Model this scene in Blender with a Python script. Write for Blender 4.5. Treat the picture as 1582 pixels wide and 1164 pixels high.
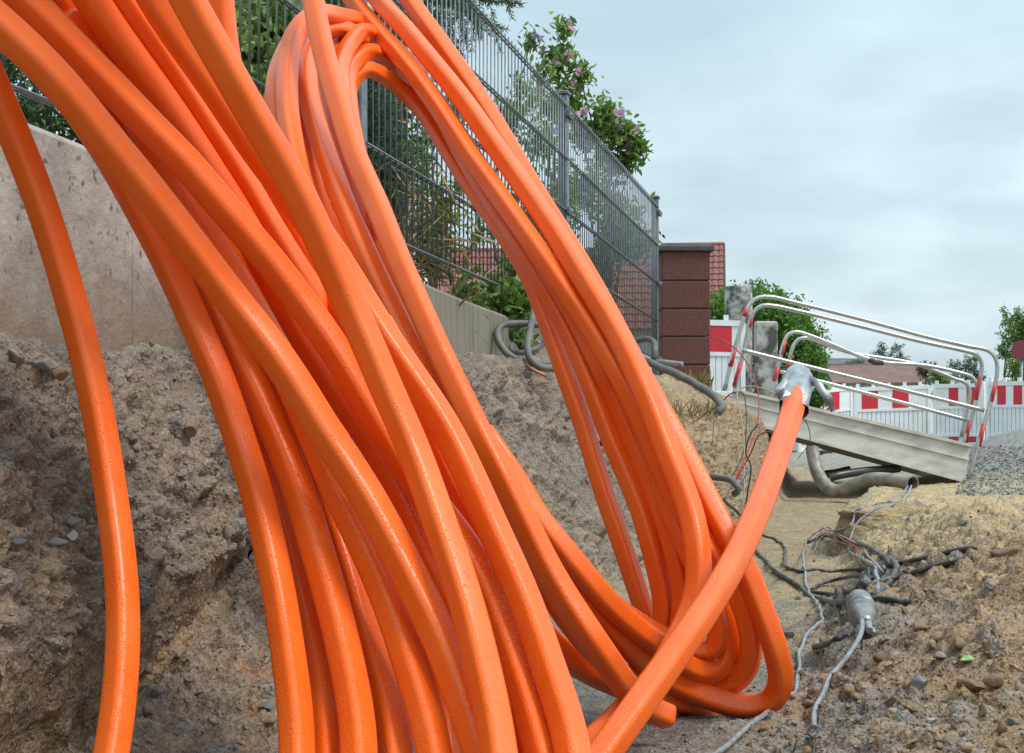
import bpy, bmesh, math, random
import numpy as np
from mathutils import Vector, Matrix
from mathutils.bvhtree import BVHTree
R = math.radians
random.seed(7); rng = np.random.default_rng(11)
for o in list(bpy.data.objects): bpy.data.objects.remove(o)
SC = bpy.context.scene
COL = SC.collection

# ------------------------------------------------------------------ camera
F = 2680.0; HZ = 700.0; CH = 0.45
cam = bpy.data.objects.new("camera", bpy.data.cameras.new("camera"))
COL.objects.link(cam); SC.camera = cam
cam.location = (0, 0, CH); cam.rotation_euler = (R(90), 0, 0)
cam.data.sensor_width = 36; cam.data.lens = F / 1582 * 36
cam.data.shift_y = (HZ - 582) / 1582
cam.data.clip_start = 0.05; cam.data.clip_end = 3000

# ------------------------------------------------------------------ sky + sun
SUN_EL, SUN_AZ = R(54), R(118)      # azimuth measured from +Y clockwise: right, a little behind the camera
w = bpy.data.worlds.new("World"); SC.world = w; w.use_nodes = True
nt = w.node_tree; nt.nodes.clear(); N = nt.nodes.new; Lk = nt.links.new
out = N("ShaderNodeOutputWorld"); bg = N("ShaderNodeBackground"); bg.inputs[1].default_value = 0.1
sky = N("ShaderNodeTexSky"); sky.sky_type = 'NISHITA'; sky.sun_disc = False
sky.sun_elevation = SUN_EL; sky.sun_rotation = SUN_AZ; sky.air_density = 1.3; sky.dust_density = 2.5
tc = N("ShaderNodeTexCoord"); sep = N("ShaderNodeSeparateXYZ"); Lk(tc.outputs["Generated"], sep.inputs[0])
# project the direction onto a cloud layer so clouds flatten toward the horizon
mx = N("ShaderNodeMath"); mx.operation = 'ADD'; mx.inputs[1].default_value = 0.22; Lk(sep.outputs[2], mx.inputs[0])
dv = N("ShaderNodeVectorMath"); dv.operation = 'DIVIDE'; Lk(tc.outputs["Generated"], dv.inputs[0])
cb = N("ShaderNodeCombineXYZ"); [Lk(mx.outputs[0], cb.inputs[i]) for i in range(3)]; Lk(cb.outputs[0], dv.inputs[1])
n1 = N("ShaderNodeTexNoise"); n1.inputs["Scale"].default_value = 1.3; n1.inputs["Detail"].default_value = 5; n1.inputs["Roughness"].default_value = .42
n1.inputs["Distortion"].default_value = .25
Lk(dv.outputs[0], n1.inputs["Vector"])
n2 = N("ShaderNodeTexNoise"); n2.inputs["Scale"].default_value = 5; n2.inputs["Detail"].default_value = 6; n2.inputs["Roughness"].default_value = .5
Lk(dv.outputs[0], n2.inputs["Vector"])
r1 = N("ShaderNodeValToRGB"); r1.color_ramp.elements[0].position = .33; r1.color_ramp.elements[1].position = .62
r1.color_ramp.elements[0].color = (0.55, .55, .55, 1)
Lk(n1.outputs["Fac"], r1.inputs[0])
r2 = N("ShaderNodeValToRGB"); r2.color_ramp.elements[0].position = .38; r2.color_ramp.elements[1].position = .58
r2.color_ramp.elements[0].color = (4.4, 5.15, 5.65, 1); r2.color_ramp.elements[1].color = (5.8, 6.65, 7.1, 1)
ad = N("ShaderNodeMath"); ad.operation = 'MULTIPLY_ADD'; ad.inputs[1].default_value = .35; Lk(n2.outputs["Fac"], ad.inputs[0])
m3 = N("ShaderNodeMath"); m3.operation = 'MULTIPLY'; m3.inputs[1].default_value = .65; Lk(n1.outputs["Fac"], m3.inputs[0]); Lk(m3.outputs[0], ad.inputs[2])
Lk(ad.outputs[0], r2.inputs[0])
# bluer, clearer air high up, milky toward the horizon
rz = N("ShaderNodeMapRange"); rz.inputs[1].default_value = .0; rz.inputs[2].default_value = .32; Lk(sep.outputs[2], rz.inputs[0])
cg = N("ShaderNodeMix"); cg.data_type = 'RGBA'; cg.inputs[6].default_value = (.97, 1.0, 1.02, 1); cg.inputs[7].default_value = (.90, 1.03, 1.06, 1)
Lk(rz.outputs[0], cg.inputs[0])
ml = N("ShaderNodeMix"); ml.data_type = 'RGBA'; ml.blend_type = 'MULTIPLY'; ml.inputs[0].default_value = 1
Lk(r2.outputs[0], ml.inputs[6]); Lk(cg.outputs[2], ml.inputs[7])
mix = N("ShaderNodeMix"); mix.data_type = 'RGBA'; Lk(sky.outputs[0], mix.inputs[6]); Lk(ml.outputs[2], mix.inputs[7])
mf = N("ShaderNodeMath"); mf.operation = 'MAXIMUM'; mf.inputs[1].default_value = .86; Lk(r1.outputs[0], mf.inputs[0]); Lk(mf.outputs[0], mix.inputs[0])
# an overcast dome is brighter overhead than at the horizon
zb = N("ShaderNodeMapRange"); zb.inputs[1].default_value = .27; zb.inputs[2].default_value = .95; zb.inputs[3].default_value = 1.0; zb.inputs[4].default_value = 1.8; Lk(sep.outputs[2], zb.inputs[0])
zs = N("ShaderNodeVectorMath"); zs.operation = 'SCALE'; Lk(mix.outputs[2], zs.inputs[0]); Lk(zb.outputs[0], zs.inputs["Scale"])
Lk(zs.outputs[0], bg.inputs[0]); Lk(bg.outputs[0], out.inputs[0])
sun = bpy.data.objects.new("sun", bpy.data.lights.new("sun", 'SUN')); COL.objects.link(sun)
sun.data.energy = 1.7; sun.data.angle = R(19); sun.data.color = (1, .96, .9)
d = Vector((math.sin(SUN_AZ)*math.cos(SUN_EL), math.cos(SUN_AZ)*math.cos(SUN_EL), math.sin(SUN_EL)))
sun.rotation_euler = (-d).to_track_quat('-Z', 'Y').to_euler()
sun.location = (0, 0, 30)
SC.view_settings.view_transform = 'Standard'; SC.view_settings.look = 'None'
SC.view_settings.exposure = 0.53; SC.view_settings.gamma = 1

# ------------------------------------------------------------------ helpers
def P(px, py, Y):
    return Vector(((px - 791) / F * Y, Y, CH + (HZ - py) / F * Y))
def xf(y): return -1.289 + .2216 * y          # the fence line
def tag(o, label=None, cat=None, group=None, kind=None):
    if label: o["label"] = label
    if cat: o["category"] = cat
    if group: o["group"] = group
    if kind: o["kind"] = kind
    return o
def empty(name, loc=(0, 0, 0), label=None, cat=None, group=None):
    o = bpy.data.objects.new(name, None); COL.objects.link(o); o.location = loc; o.empty_display_size = .1
    return tag(o, label, cat, group)
def link(name, me, mat, parent=None):
    if mat is not None and not me.materials: me.materials.append(mat)
    o = bpy.data.objects.new(name, me); COL.objects.link(o)
    if parent is not None:
        o.parent = parent; bpy.context.view_layer.update() if False else None
        o.matrix_parent_inverse = Matrix.Translation(-world_loc(parent))
    return o
def world_loc(o):
    l = Vector(o.location)
    if o.parent is not None: l = l * 0 + (world_loc(o.parent) if o.matrix_parent_inverse.translation.length == 0 else Vector((0, 0, 0))) + Vector(o.location)
    return l
class MB:
    """collects world-space geometry and links it as one mesh object"""
    def __init__(s): s.v = []; s.f = []; s.sm = []
    def add(s, vs, fs, smooth=False):
        b = len(s.v); s.v.extend([tuple(v) for v in vs]); s.f.extend([tuple(i + b for i in f) for f in fs]); s.sm.extend([smooth] * len(fs))
    def box(s, c, d, rz=0, M=None, bev=0):
        x, y, z = d[0]/2, d[1]/2, d[2]/2
        if bev:
            b = min(bev, x*.9, y*.9, z*.9); vs = []; fs = []
            bm = bmesh.new(); bmesh.ops.create_cube(bm, size=1)
            for v in bm.verts: v.co = Vector((v.co.x*d[0], v.co.y*d[1], v.co.z*d[2]))
            bmesh.ops.bevel(bm, geom=bm.edges[:], offset=b, segments=1, affect='EDGES')
            bm.verts.ensure_lookup_table()
            vs = [v.co.copy() for v in bm.verts]; fs = [[v.index for v in f.verts] for f in bm.faces]; bm.free()
        else:
            vs = [Vector((sx*x, sy*y, sz*z)) for sz in (-1, 1) for sy in (-1, 1) for sx in (-1, 1)]
            fs = [(0, 2, 3, 1), (4, 5, 7, 6), (0, 1, 5, 4), (2, 6, 7, 3), (0, 4, 6, 2), (1, 3, 7, 5)]
        m = (M or Matrix.Rotation(rz, 3, 'Z'))
        s.add([m @ v + Vector(c) for v in vs], fs)
    def tube(s, pts, r, n=8, caps=True, smooth=True, hollow=False):
        pts = [Vector(p) for p in pts]; k = len(pts)
        rs = r if isinstance(r, (list, tuple)) else [r] * k
        T = [(pts[min(i+1, k-1)] - pts[max(i-1, 0)]).normalized() for i in range(k)]
        u = T[0].orthogonal().normalized(); vs = []; fs = []
        for i in range(k):
            u = (u - T[i] * u.dot(T[i])).normalized(); v = T[i].cross(u)
            for j in range(n):
                a = 2*math.pi*j/n; vs.append(pts[i] + (u*math.cos(a) + v*math.sin(a)) * rs[i])
        for i in range(k-1):
            for j in range(n):
                fs.append((i*n+j, i*n+(j+1) % n, (i+1)*n+(j+1) % n, (i+1)*n+j))
        s.add(vs, fs, smooth)
        if caps and not hollow:
            b = len(s.v) - k*n
            s.f.append(tuple(b + j for j in reversed(range(n)))); s.f.append(tuple(b + (k-1)*n + j for j in range(n))); s.sm += [False, False]
    def beam(s, a, b, wd, ht, up=(0, 0, 1)):
        a = Vector(a); b = Vector(b); t = (b-a); L = t.length; t.normalize(); up = Vector(up)
        x = t.cross(up).normalized(); z = x.cross(t).normalized()
        M = Matrix((x, t, z)).transposed(); s.box((a+b)/2, (wd, L, ht), M=M)
    def quadstrip(s, A, B, smooth=False):
        vs = list(A) + list(B); n = len(A); s.add(vs, [(i, i+1, n+i+1, n+i) for i in range(n-1)], smooth)
    def build(s, name, mat, parent=None):
        me = bpy.data.meshes.new(name); me.from_pydata(s.v, [], s.f); me.update()
        if any(s.sm): me.polygons.foreach_set("use_smooth", s.sm)
        return link(name, me, mat, parent)
def spline(pts, step=.02):
    """Catmull-Rom through tuples, resampled at about `step` of world length (first three numbers)"""
    A = np.array([list(p) for p in pts], float); n = len(A)
    if n < 3: 
        k = max(2, int(np.linalg.norm(A[-1, :3]-A[0, :3])/step)); return np.array([A[0] + (A[-1]-A[0]) * t for t in np.linspace(0, 1, k)])
    E = np.vstack([2*A[0]-A[1], A, 2*A[-1]-A[-2]]); res = []
    for i in range(n-1):
        p0, p1, p2, p3 = E[i], E[i+1], E[i+2], E[i+3]
        k = max(2, int(np.linalg.norm(p2[:3]-p1[:3])/step))
        t0 = 0; t1 = max(np.linalg.norm(p1[:3]-p0[:3]), 1e-6)**.5; t2 = t1 + max(np.linalg.norm(p2[:3]-p1[:3]), 1e-6)**.5; t3 = t2 + max(np.linalg.norm(p3[:3]-p2[:3]), 1e-6)**.5
        for j in range(k):
            t = t1 + (t2-t1)*j/k
            a1 = (t1-t)/(t1-t0)*p0 + (t-t0)/(t1-t0)*p1; a2 = (t2-t)/(t2-t1)*p1 + (t-t1)/(t2-t1)*p2; a3 = (t3-t)/(t3-t2)*p2 + (t-t2)/(t3-t2)*p3
            b1 = (t2-t)/(t2-t0)*a1 + (t-t0)/(t2-t0)*a2; b2 = (t3-t)/(t3-t1)*a2 + (t-t1)/(t3-t1)*a3
            res.append((t2-t)/(t2-t1)*b1 + (t-t1)/(t2-t1)*b2)
    res.append(A[-1]); return np.array(res)

# ---- numpy noise
def _h(ix, iy, iz, k):
    h = (ix.astype(np.int64)*374761393 + iy.astype(np.int64)*668265263 + iz.astype(np.int64)*2147483647 + k*974634777) & 0xffffffff
    h = ((h ^ (h >> 13)) * 1274126177) & 0xffffffff
    h = ((h ^ (h >> 16)) * 2246822519) & 0xffffffff
    return ((h ^ (h >> 15)) & 0xffffff) / float(0xffffff)
def vnoise(p, k=0):
    i = np.floor(p); f = p - i; f = f*f*f*(f*(f*6-15)+10); i = i.astype(np.int64); r = 0
    for dx in (0, 1):
        for dy in (0, 1):
            for dz in (0, 1):
                wgt = (f[:, 0] if dx else 1-f[:, 0]) * (f[:, 1] if dy else 1-f[:, 1]) * (f[:, 2] if dz else 1-f[:, 2])
                r = r + wgt*_h(i[:, 0]+dx, i[:, 1]+dy, i[:, 2]+dz, k)
    return r*2-1
def fbm(p, oct=4, k=0, rough=.5):
    a = 1; s = 0; t = 0
    for o in range(oct):
        s = s + a*vnoise(p*(2.03**o)+o*17.3, k+o); t += a; a *= rough
    return s/t
def worley(p, k=0):
    """distance to nearest, second nearest and id of the nearest cell"""
    i = np.floor(p).astype(np.int64); n = len(p); d1 = np.full(n, 9.); d2 = np.full(n, 9.); idd = np.zeros(n)
    for dx in (-1, 0, 1):
        for dy in (-1, 0, 1):
            for dz in (-1, 0, 1):
                cx, cy, cz = i[:, 0]+dx, i[:, 1]+dy, i[:, 2]+dz
                q = np.stack([cx+_h(cx, cy, cz, k), cy+_h(cx, cy, cz, k+1), cz+_h(cx, cy, cz, k+2)], 1)
                dd = np.sqrt(((q-p)**2).sum(1)); rid = _h(cx, cy, cz, k+3)
                m = dd < d1; d2 = np.where(m, d1, np.minimum(d2, dd)); idd = np.where(m, rid, idd); d1 = np.where(m, dd, d1)
    return d1, d2, idd

# ---- materials
def mat(name, col=(.5, .5, .5), rough=.6, metal=0, var=.0, vscale=8, bump=0, bscale=60, col2=None, coat=0, coords='Object', detail=6, spec=.5, trans=0, bdist=.004, cpos=(.35, .65), stretch=None):
    m = bpy.data.materials.new(name); m.use_nodes = True; t = m.node_tree; b = t.nodes["Principled BSDF"]
    b.inputs["Roughness"].default_value = rough; b.inputs["Metallic"].default_value = metal; b.inputs["Specular IOR Level"].default_value = spec
    b.inputs["Coat Weight"].default_value = coat; b.inputs["Coat Roughness"].default_value = .12
    b.inputs["Base Color"].default_value = (*col, 1)
    tcn = t.nodes.new("ShaderNodeTexCoord"); vec = tcn.outputs[coords]
    if stretch:
        mp = t.nodes.new("ShaderNodeMapping"); mp.inputs["Scale"].default_value = stretch; t.links.new(vec, mp.inputs[0]); vec = mp.outputs[0]
    if col2 is not None or var:
        c2 = col2 if col2 is not None else tuple(c*(1-var) for c in col)
        nz = t.nodes.new("ShaderNodeTexNoise"); nz.inputs["Scale"].default_value = vscale; nz.inputs["Detail"].default_value = detail; nz.inputs["Roughness"].default_value = .6
        t.links.new(vec, nz.inputs["Vector"])
        rp = t.nodes.new("ShaderNodeValToRGB"); rp.color_ramp.elements[0].position = cpos[0]; rp.color_ramp.elements[1].position = cpos[1]
        rp.color_ramp.elements[0].color = (*c2, 1); rp.color_ramp.elements[1].color = (*col, 1)
        t.links.new(nz.outputs["Fac"], rp.inputs[0]); t.links.new(rp.outputs[0], b.inputs["Base Color"])
        mr = t.nodes.new("ShaderNodeMapRange"); mr.inputs[3].default_value = min(1, rough*1.15); mr.inputs[4].default_value = rough*.8
        t.links.new(nz.outputs["Fac"], mr.inputs[0]); t.links.new(mr.outputs[0], b.inputs["Roughness"])
    if bump:
        nb = t.nodes.new("ShaderNodeTexNoise"); nb.inputs["Scale"].default_value = bscale; nb.inputs["Detail"].default_value = 8; nb.inputs["Roughness"].default_value = .65
        t.links.new(vec, nb.inputs["Vector"])
        bp = t.nodes.new("ShaderNodeBump"); bp.inputs["Strength"].default_value = bump; bp.inputs["Distance"].default_value = bdist
        t.links.new(nb.outputs["Fac"], bp.inputs["Height"]); t.links.new(bp.outputs[0], b.inputs["Normal"])
    return m
# ================================================================== terrain
def ip(y, tab):
    return np.interp(y, [a for a, b in tab], [b for a, b in tab])
def zfloor(y): return ip(y, [(0, 0), (9.3, 0.0), (9.9, .05), (11.5, .07), (13.2, .10), (14, .2), (20, .30), (27, .455), (34, .42), (60, .0), (400, -3), (3000, -20)])
def zground(y): return ip(y, [(0, .05), (2.2, .08), (3, .13), (5, .17), (8, .19), (14, .19), (20, .30), (27, .455), (34, .42), (60, 0), (400, -3), (3000, -20)])
def ztop(y): return ip(y, [(0, .57), (2.7, .60), (3.15, .625), (5.1, .72), (5.8, .765), (9.5, .84), (12, .82), (13.2, .74), (15.5, .34), (18, .30), (27, .455), (34, .42), (60, 0), (400, -3), (3000, -20)])
ys = [0.9]
while ys[-1] < 1.7: ys.append(ys[-1]*1.004)
while ys[-1] < 4.5: ys.append(ys[-1]*1.0018)
while ys[-1] < 14: ys.append(ys[-1]*1.0026)
while ys[-1] < 45: ys.append(ys[-1]*1.006)
while ys[-1] < 2500: ys.append(ys[-1]*1.06)
ys = np.array(ys)
rows = []
NB, NF, NS, NR = 230, 110, 56, 260
for y in ys:
    zt, zf, zg = float(ztop(y)), float(zfloor(y)), float(zground(y))
    far = max(0, min(1, (y-14)/6))
    # near end: cut face with a debris apron below
    a = max(0, min(1, (3.5-y)/.5))
    mid = zf + (zt-zf)*.45
    ct = float(ip(y, [(0, .20), (2.2, .215), (2.5, .265), (2.83, .325), (3.1, .33), (3.5, .34)])); cb_ = float(ip(y, [(0, .02), (2.2, .04), (2.5, .105), (2.83, .245), (3.0, .30), (3.5, .31)]))
    c0 = [(-.10, zt+.015), (.05, zt+.01), (.10, zt-.05), (.175, (zt+ct)/2), (.240, ct), (.190, cb_+.004), (.33, cb_*.62+.01), (.45, zf+.01)]
    c1 = [(-.10, zt+.015), (.06, zt+.01), (.14, zt-.03), (.22, zf+(zt-zf)*.72), (.30, zf+(zt-zf)*.42), (.37, zf+(zt-zf)*.18), (.42, zf+.04), (.47, zf+.01)]
    cliff = max(0, min(1, (y-7.5)/2)) * (1-far)     # steeper clay face farther on
    c2 = [(-.10, zt+.015), (.08, zt+.01), (.19, zt-.03), (.30, zt-.10), (.35, zf+(zt-zf)*.55), (.39, zf+(zt-zf)*.25), (.43, zf+.05), (.47, zf+.01)]
    bank = [((p[0]*a+q[0]*(1-a)), (p[1]*a+q[1]*(1-a))) for p, q in zip(c0, c1)]
    bank = [((p[0]*(1-cliff)+q[0]*cliff), (p[1]*(1-cliff)+q[1]*cliff)) for p, q in zip(bank, c2)]
    re = float(ip(y, [(0, 1.12), (4, 1.15), (6.5, 1.10), (7.2, 1.04), (7.45, .98), (9, 1.02), (14, 1.05)]))
    wdt = float(ip(y, [(0, .45), (3, .42), (6, .42), (7.1, .42), (7.35, .06), (12, .08), (14, .3)]))
    def res(c, n, endpoint=False):
        c = np.array(c); L = np.r_[0, np.cumsum(np.linalg.norm(np.diff(c, axis=0), axis=1))]
        t = np.linspace(0, L[-1], n, endpoint=endpoint)
        return np.stack([np.interp(t, L, c[:, 0]), np.interp(t, L, c[:, 1])], 1)
    B = res(bank, NB); Fl = res([bank[-1], (re, zf+.005)], NF); S = res([(re, zf+.005), (re+wdt*.3, zf+(zg-zf)*.45), (re+wdt, zg)], NS)
    t = np.linspace(0, 1, NR); wmax = max(3.2, y*.5) if y < 45 else y*3
    oo = re+wdt + (t*.25 + .75*t**2.2)*wmax; Rg = np.stack([oo, np.full(NR, zg)], 1)
    prof = np.vstack([B, Fl, S, Rg])
    # soften the kinks
    for _ in range(3): prof[1:-1] = prof[1:-1]*.5 + (prof[:-2]+prof[2:])*.25
    rows.append(np.column_stack([xf(y)+prof[:, 0] if y < 45 else xf(45)+prof[:, 0], np.full(len(prof), y), prof[:, 1], prof[:, 0]]))
# left strip behind the walls so the sheet also reaches the horizon to the left
G = np.array(rows); nr, nc = G.shape[:2]
left = []
for i, y in enumerate(ys):
    wl = max(4, y*.5) if y < 45 else y*3
    k = np.linspace(1, 0, 10, endpoint=False)**1.5; zt = G[i, 0, 2]
    zgar = zt + (.22 if y < 10 else .22*max(0, 1-(y-10)/3))
    left.append(np.column_stack([G[i, 0, 0]-.05-k*wl, np.full(10, y), np.full(10, zgar), -.15-k*wl]))
G = np.concatenate([np.array(left), G], 1); nr, nc = G.shape[:2]
V = G[:, :, :3].copy(); OFF = G[:, :, 3]
# normals of the smooth sheet
du = np.gradient(V, axis=0); dv_ = np.gradient(V, axis=1); Nn = np.cross(dv_, du); Nn /= np.linalg.norm(Nn, axis=2, keepdims=True)+1e-9
Nn *= np.where(Nn[:, :, 0:1]*1.0+Nn[:, :, 2:3] < 0, -1, 1)
p = V.reshape(-1, 3); nf = Nn.reshape(-1, 3); off = OFF.reshape(-1); yy = p[:, 1]
# heaps and pits (large forms)
def bump(cx, cy, r, h, q=p, ry=None):
    ry = ry or r
    return h*np.exp(-(((q[:, 0]-cx)/r)**2+((q[:, 1]-cy)/ry)**2))
big = np.zeros(len(p))
for args in [(4.35, 14.6, .75, .30, 1.6), (5.2, 15.5, 1.0, .34, 1.5), (.98, 4.1, .26, .10, .55), (1.45, 4.9, .3, .05, .5), (1.05, 2.9, .25, .05, .4), (1.75, 6.2, .4, .06, .8),
             (.72, 3.35, .16, .04, .5), (.98, 5.9, .12, .045, .22), (1.22, 5.3, .12, .06, .2), (1.9, 8.4, .3, .03, .4), (2.6, 9.5, .4, .03, .7), (1.66, 7.3, .22, .035, .3), (1.15, 3.9, .10, .05, .2), (1.32, 4.4, .10, .05, .16), (.80, 2.9, .09, .04, .15), (1.0, 3.3, .10, .05, .15), (1.55, 5.6, .13, .05, .3)]:
    big += bump(args[0], args[1], args[2], args[3], ry=args[4])
rockw = np.clip((off+.02)/.05, 0, 1)
near = np.clip(1.3-yy/22, .0, 1)
bankw = np.clip((.46-off)/.06, 0, 1)*np.clip((off-.03)/.05, 0, 1)
rightw = np.clip((off-.95)/.25, 0, 1)
floorw = np.clip(1-bankw-rightw, 0, 1)
m = (yy < 48)
q = p[m]
disp = np.zeros(len(p)); z_ = np.zeros(len(q))
f1 = fbm(q*2.4, 3, 3); f2 = fbm(q*8, 4, 20, .55); f3 = fbm(q*30, 4, 40, .6); fr = 1-np.abs(fbm(q*15, 4, 60, .55))*2.2
wd = q + .02*np.stack([f2, f3, f2*.5], 1)
a1, a2, ai = worley(wd*np.array([9, 9, 12.]), 5); b1, b2, bi = worley(wd*26, 9); c1_, c2_, ci = worley(wd*62, 13)
e1, e2, ei = worley(wd*140, 33)
cr1 = np.clip((a2-a1)*2.2, 0, 1); cr2 = np.clip((b2-b1)*2.5, 0, 1); cr3 = np.clip((c2_-c1_)*2.5, 0, 1); cr4 = np.clip((e2-e1)*2.5, 0, 1)
rough_b = .020*f1 + .022*f2 + .040*(ai-.5)*cr1 + .036*(bi-.4)*cr2 + .019*(ci-.4)*cr3 + .007*(ei-.35)*cr4 + .010*fr*.6 + .006*f3
rough_r = .022*f1 + .014*f2 + .065*np.clip(ai-.5, 0, 1)*cr1 + .042*np.clip(bi-.42, 0, 1)*cr2 + .013*(ci-.3)*cr3 + .004*ei*cr4 + .006*f3 + .004*fr
rough_f = .014*f1 + .008*f2 + .006*np.clip(bi-.6, 0, 1)*cr2 + .003*np.clip(ci-.4, 0, 1)*cr3 + .0016*ei*cr4 + .006*f3
# smooth spade-cut patches on the bank: less rubble there
cut = np.clip(fbm(q*np.array([2.6, 2.6, 5])+9, 3, 77)*3.0+.1, 0, 1) * np.clip((yy[m]-3.3)/1.0, 0, 1)
ctz = ip(q[:, 1], [(0, .20), (2.2, .215), (2.5, .265), (2.83, .325), (3.1, .33), (3.5, .34)]); cbz = ip(q[:, 1], [(0, .02), (2.2, .04), (2.5, .105), (2.83, .245), (3.0, .30), (3.5, .31)])
cutn = np.clip((q[:, 2]-cbz)/.015, 0, 1)*np.clip((ctz-q[:, 2])/.02, 0, 1)*np.exp(-((off[m]-.215)/.035)**2) * np.clip((3.1-yy[m])/.2, 0, 1)
strata = vnoise(q*np.array([5, 5, 70.]), 55)*.0022 + vnoise(q*np.array([8, 8, 170.]), 56)*.0012
rough_b = rough_b*(1-.55*cut)*(1-.88*cutn) + strata*cutn
flat = np.clip((q[:, 1]-6.5)/4, 0, 1)*rightw[m]*np.clip((off[m]-1.12)/.1, 0, 1)
rough_r *= (1-.40*flat)
D = rough_b*bankw[m] + rough_r*rightw[m] + rough_f*floorw[m]
disp[m] = D*rockw[m]*near[m]*1.0
disp += big*rockw
# the hole dug in the near end of the bank
hole = np.array([P(45, 955, 2.28)]); dh = np.linalg.norm((p-hole)*np.array([1, 1, 1.2]), axis=1); disp -= .07*np.exp(-(dh/.045)**2)
disp[(yy >= 48)] += (fbm(p[yy >= 48]*.02, 3, 5)*1.2)
p2 = p + nf*disp[:, None]
# crumble: slide points sideways a little for overhangs
side = np.zeros((len(p), 3)); side[m, 0] = .006*fbm(q*22+50, 2, 90); side[m, 2] = .006*fbm(q*22+80, 2, 91)
p2 += side*(bankw*near)[:, None]
idx = np.arange(nr*nc).reshape(nr, nc)
faces = np.stack([idx[:-1, :-1], idx[:-1, 1:], idx[1:, 1:], idx[1:, :-1]], -1).reshape(-1, 4)
gm = bpy.data.meshes.new("ground"); gm.vertices.add(len(p2)); gm.vertices.foreach_set("co", p2.astype(np.float32).ravel())
gm.loops.add(len(faces)*4); gm.loops.foreach_set("vertex_index", faces.ravel().astype(np.int32))
gm.polygons.add(len(faces)); gm.polygons.foreach_set("loop_start", np.arange(0, len(faces)*4, 4, dtype=np.int32)); gm.polygons.foreach_set("loop_total", np.full(len(faces), 4, dtype=np.int32))
gm.update(calc_edges=True)
# soil kinds painted per vertex: these are different earths, lying in layers
tq = p
lay = fbm(tq*3.5, 4, 120, .6); lay2 = fbm(tq*11, 4, 130, .6); lay3 = fbm(tq*40, 3, 140, .6)
hrel = np.clip((p[:, 2]-0.0)/.7, 0, 1)
topgrey = np.array([.225, .172, .132]); clay = np.array([.36, .24, .135]); rust = np.array([.33, .16, .08]); sand = np.array([.43, .31, .17]); grey = np.array([.185, .165, .145]); pale = np.array([.36, .29, .20]); brown = np.array([.29, .19, .112])
def S01(x): return np.clip(x, 0, 1)[:, None]
c = topgrey[None] + np.zeros((len(p), 3))
wclay = S01((.50-hrel)*2.2*np.clip((3.3-yy)/.5, .12, 1) + lay*1.1 - .02)*(1-.75*S01((off-.2)/.03)*S01((3.3-yy)/.2)); c = c*(1-wclay*bankw[:, None]) + clay*wclay*bankw[:, None]
wr = S01(lay2*2.2-.55)*bankw[:, None]*S01((3.2-yy)/.6)*S01((.6-hrel)*3); c = c*(1-wr)+rust*wr
farclay = S01((yy-7.0)/1.5)*bankw[:, None]*S01(.75+lay); c = c*(1-farclay)+np.array([.37, .255, .14])*farclay
wp = S01(lay2*2-.35+lay)*bankw[:, None]*S01((yy-4)/2); c = c*(1-wp*.6)+pale*wp*.6
fl = floorw[:, None]; cf = grey + np.zeros((len(p), 3)); t_ = S01((yy-3.9)/1.2+lay*1.5-.2)
cf = cf*(1-t_*.8)+sand*.82*t_*.8; c = c*(1-fl)+cf*fl
rw = rightw[:, None]; cr = brown+np.zeros((len(p), 3)); ts = S01((yy-3.9)/3.0+lay*1.2+lay2*.5+.2); cr = cr*(1-ts)+sand*ts
gx = S01(1.1-np.abs(off-1.22)/.22+lay*1.3-.15)*S01((5.6-yy)/.8); cr = cr*(1-gx)+grey*1.05*gx
gh = S01(big*8)*S01((yy-11)); cr = cr*(1-gh)+np.array([.25, .235, .215])*gh
gg = .6*S01(lay2*2.5-.9)*S01((yy-6)/3); cr = cr*(1-gg*.7)+grey*1.5*gg*.7
c = c*(1-rw)+cr*rw
fa = S01((yy-15)/5); c = c*(1-fa)+np.array([.29, .26, .22])*fa
ga = S01((yy-40)/10); c = c*(1-ga)+np.array([.10, .13, .05])*ga
gl = S01(-(off+.12)/.05); c = c*(1-gl)+np.array([.07, .075, .04])*gl
cellv = np.ones(len(p)); cellv[m] = 1 + (bi-.5)*.34*cr2 + (ci-.5)*.30 + (ai-.5)*.12
stonem = np.zeros(len(p)); stonem[m] = np.clip((bi-.88)*12, 0, 1)*cr2 + .8*np.clip((ci-.86)*10, 0, 1)*cr3
cutc = np.zeros(len(p)); cutc[m] = cutn; cutc = cutc[:, None]*.8; c = c*(1-cutc)+np.array([.27, .18, .11])*cutc
c = c*cellv[:, None]*(1+.20*lay3[:, None]+.22*lay2[:, None]); sm_ = S01(stonem*.8); c = c*(1-sm_)+np.array([.235, .225, .21])*sm_
ca = gm.color_attributes.new("soil", 'FLOAT_COLOR', 'POINT'); ca.data.foreach_set("color", np.column_stack([np.clip(c, .01, .8), np.ones(len(c))]).astype(np.float32).ravel())
msoil = mat("soil", (.3, .2, .1), rough=.92, bump=.85, bscale=90, spec=.25, bdist=.004)
t = msoil.node_tree; at = t.nodes.new("ShaderNodeAttribute"); at.attribute_name = "soil"
nz = t.nodes.new("ShaderNodeTexNoise"); nz.inputs["Scale"].default_value = 220; nz.inputs["Detail"].default_value = 5
tcn = [n for n in t.nodes if n.type == 'TEX_COORD'][0]; t.links.new(tcn.outputs["Object"], nz.inputs["Vector"])
mr = t.nodes.new("ShaderNodeMapRange"); mr.inputs[1].default_value = .3; mr.inputs[2].default_value = .7; mr.inputs[3].default_value = .62; mr.inputs[4].default_value = 1.35; t.links.new(nz.outputs["Fac"], mr.inputs[0])
vm = t.nodes.new("ShaderNodeVectorMath"); vm.operation = 'SCALE'; t.links.new(at.outputs["Color"], vm.inputs[0]); t.links.new(mr.outputs[0], vm.inputs["Scale"])
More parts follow.
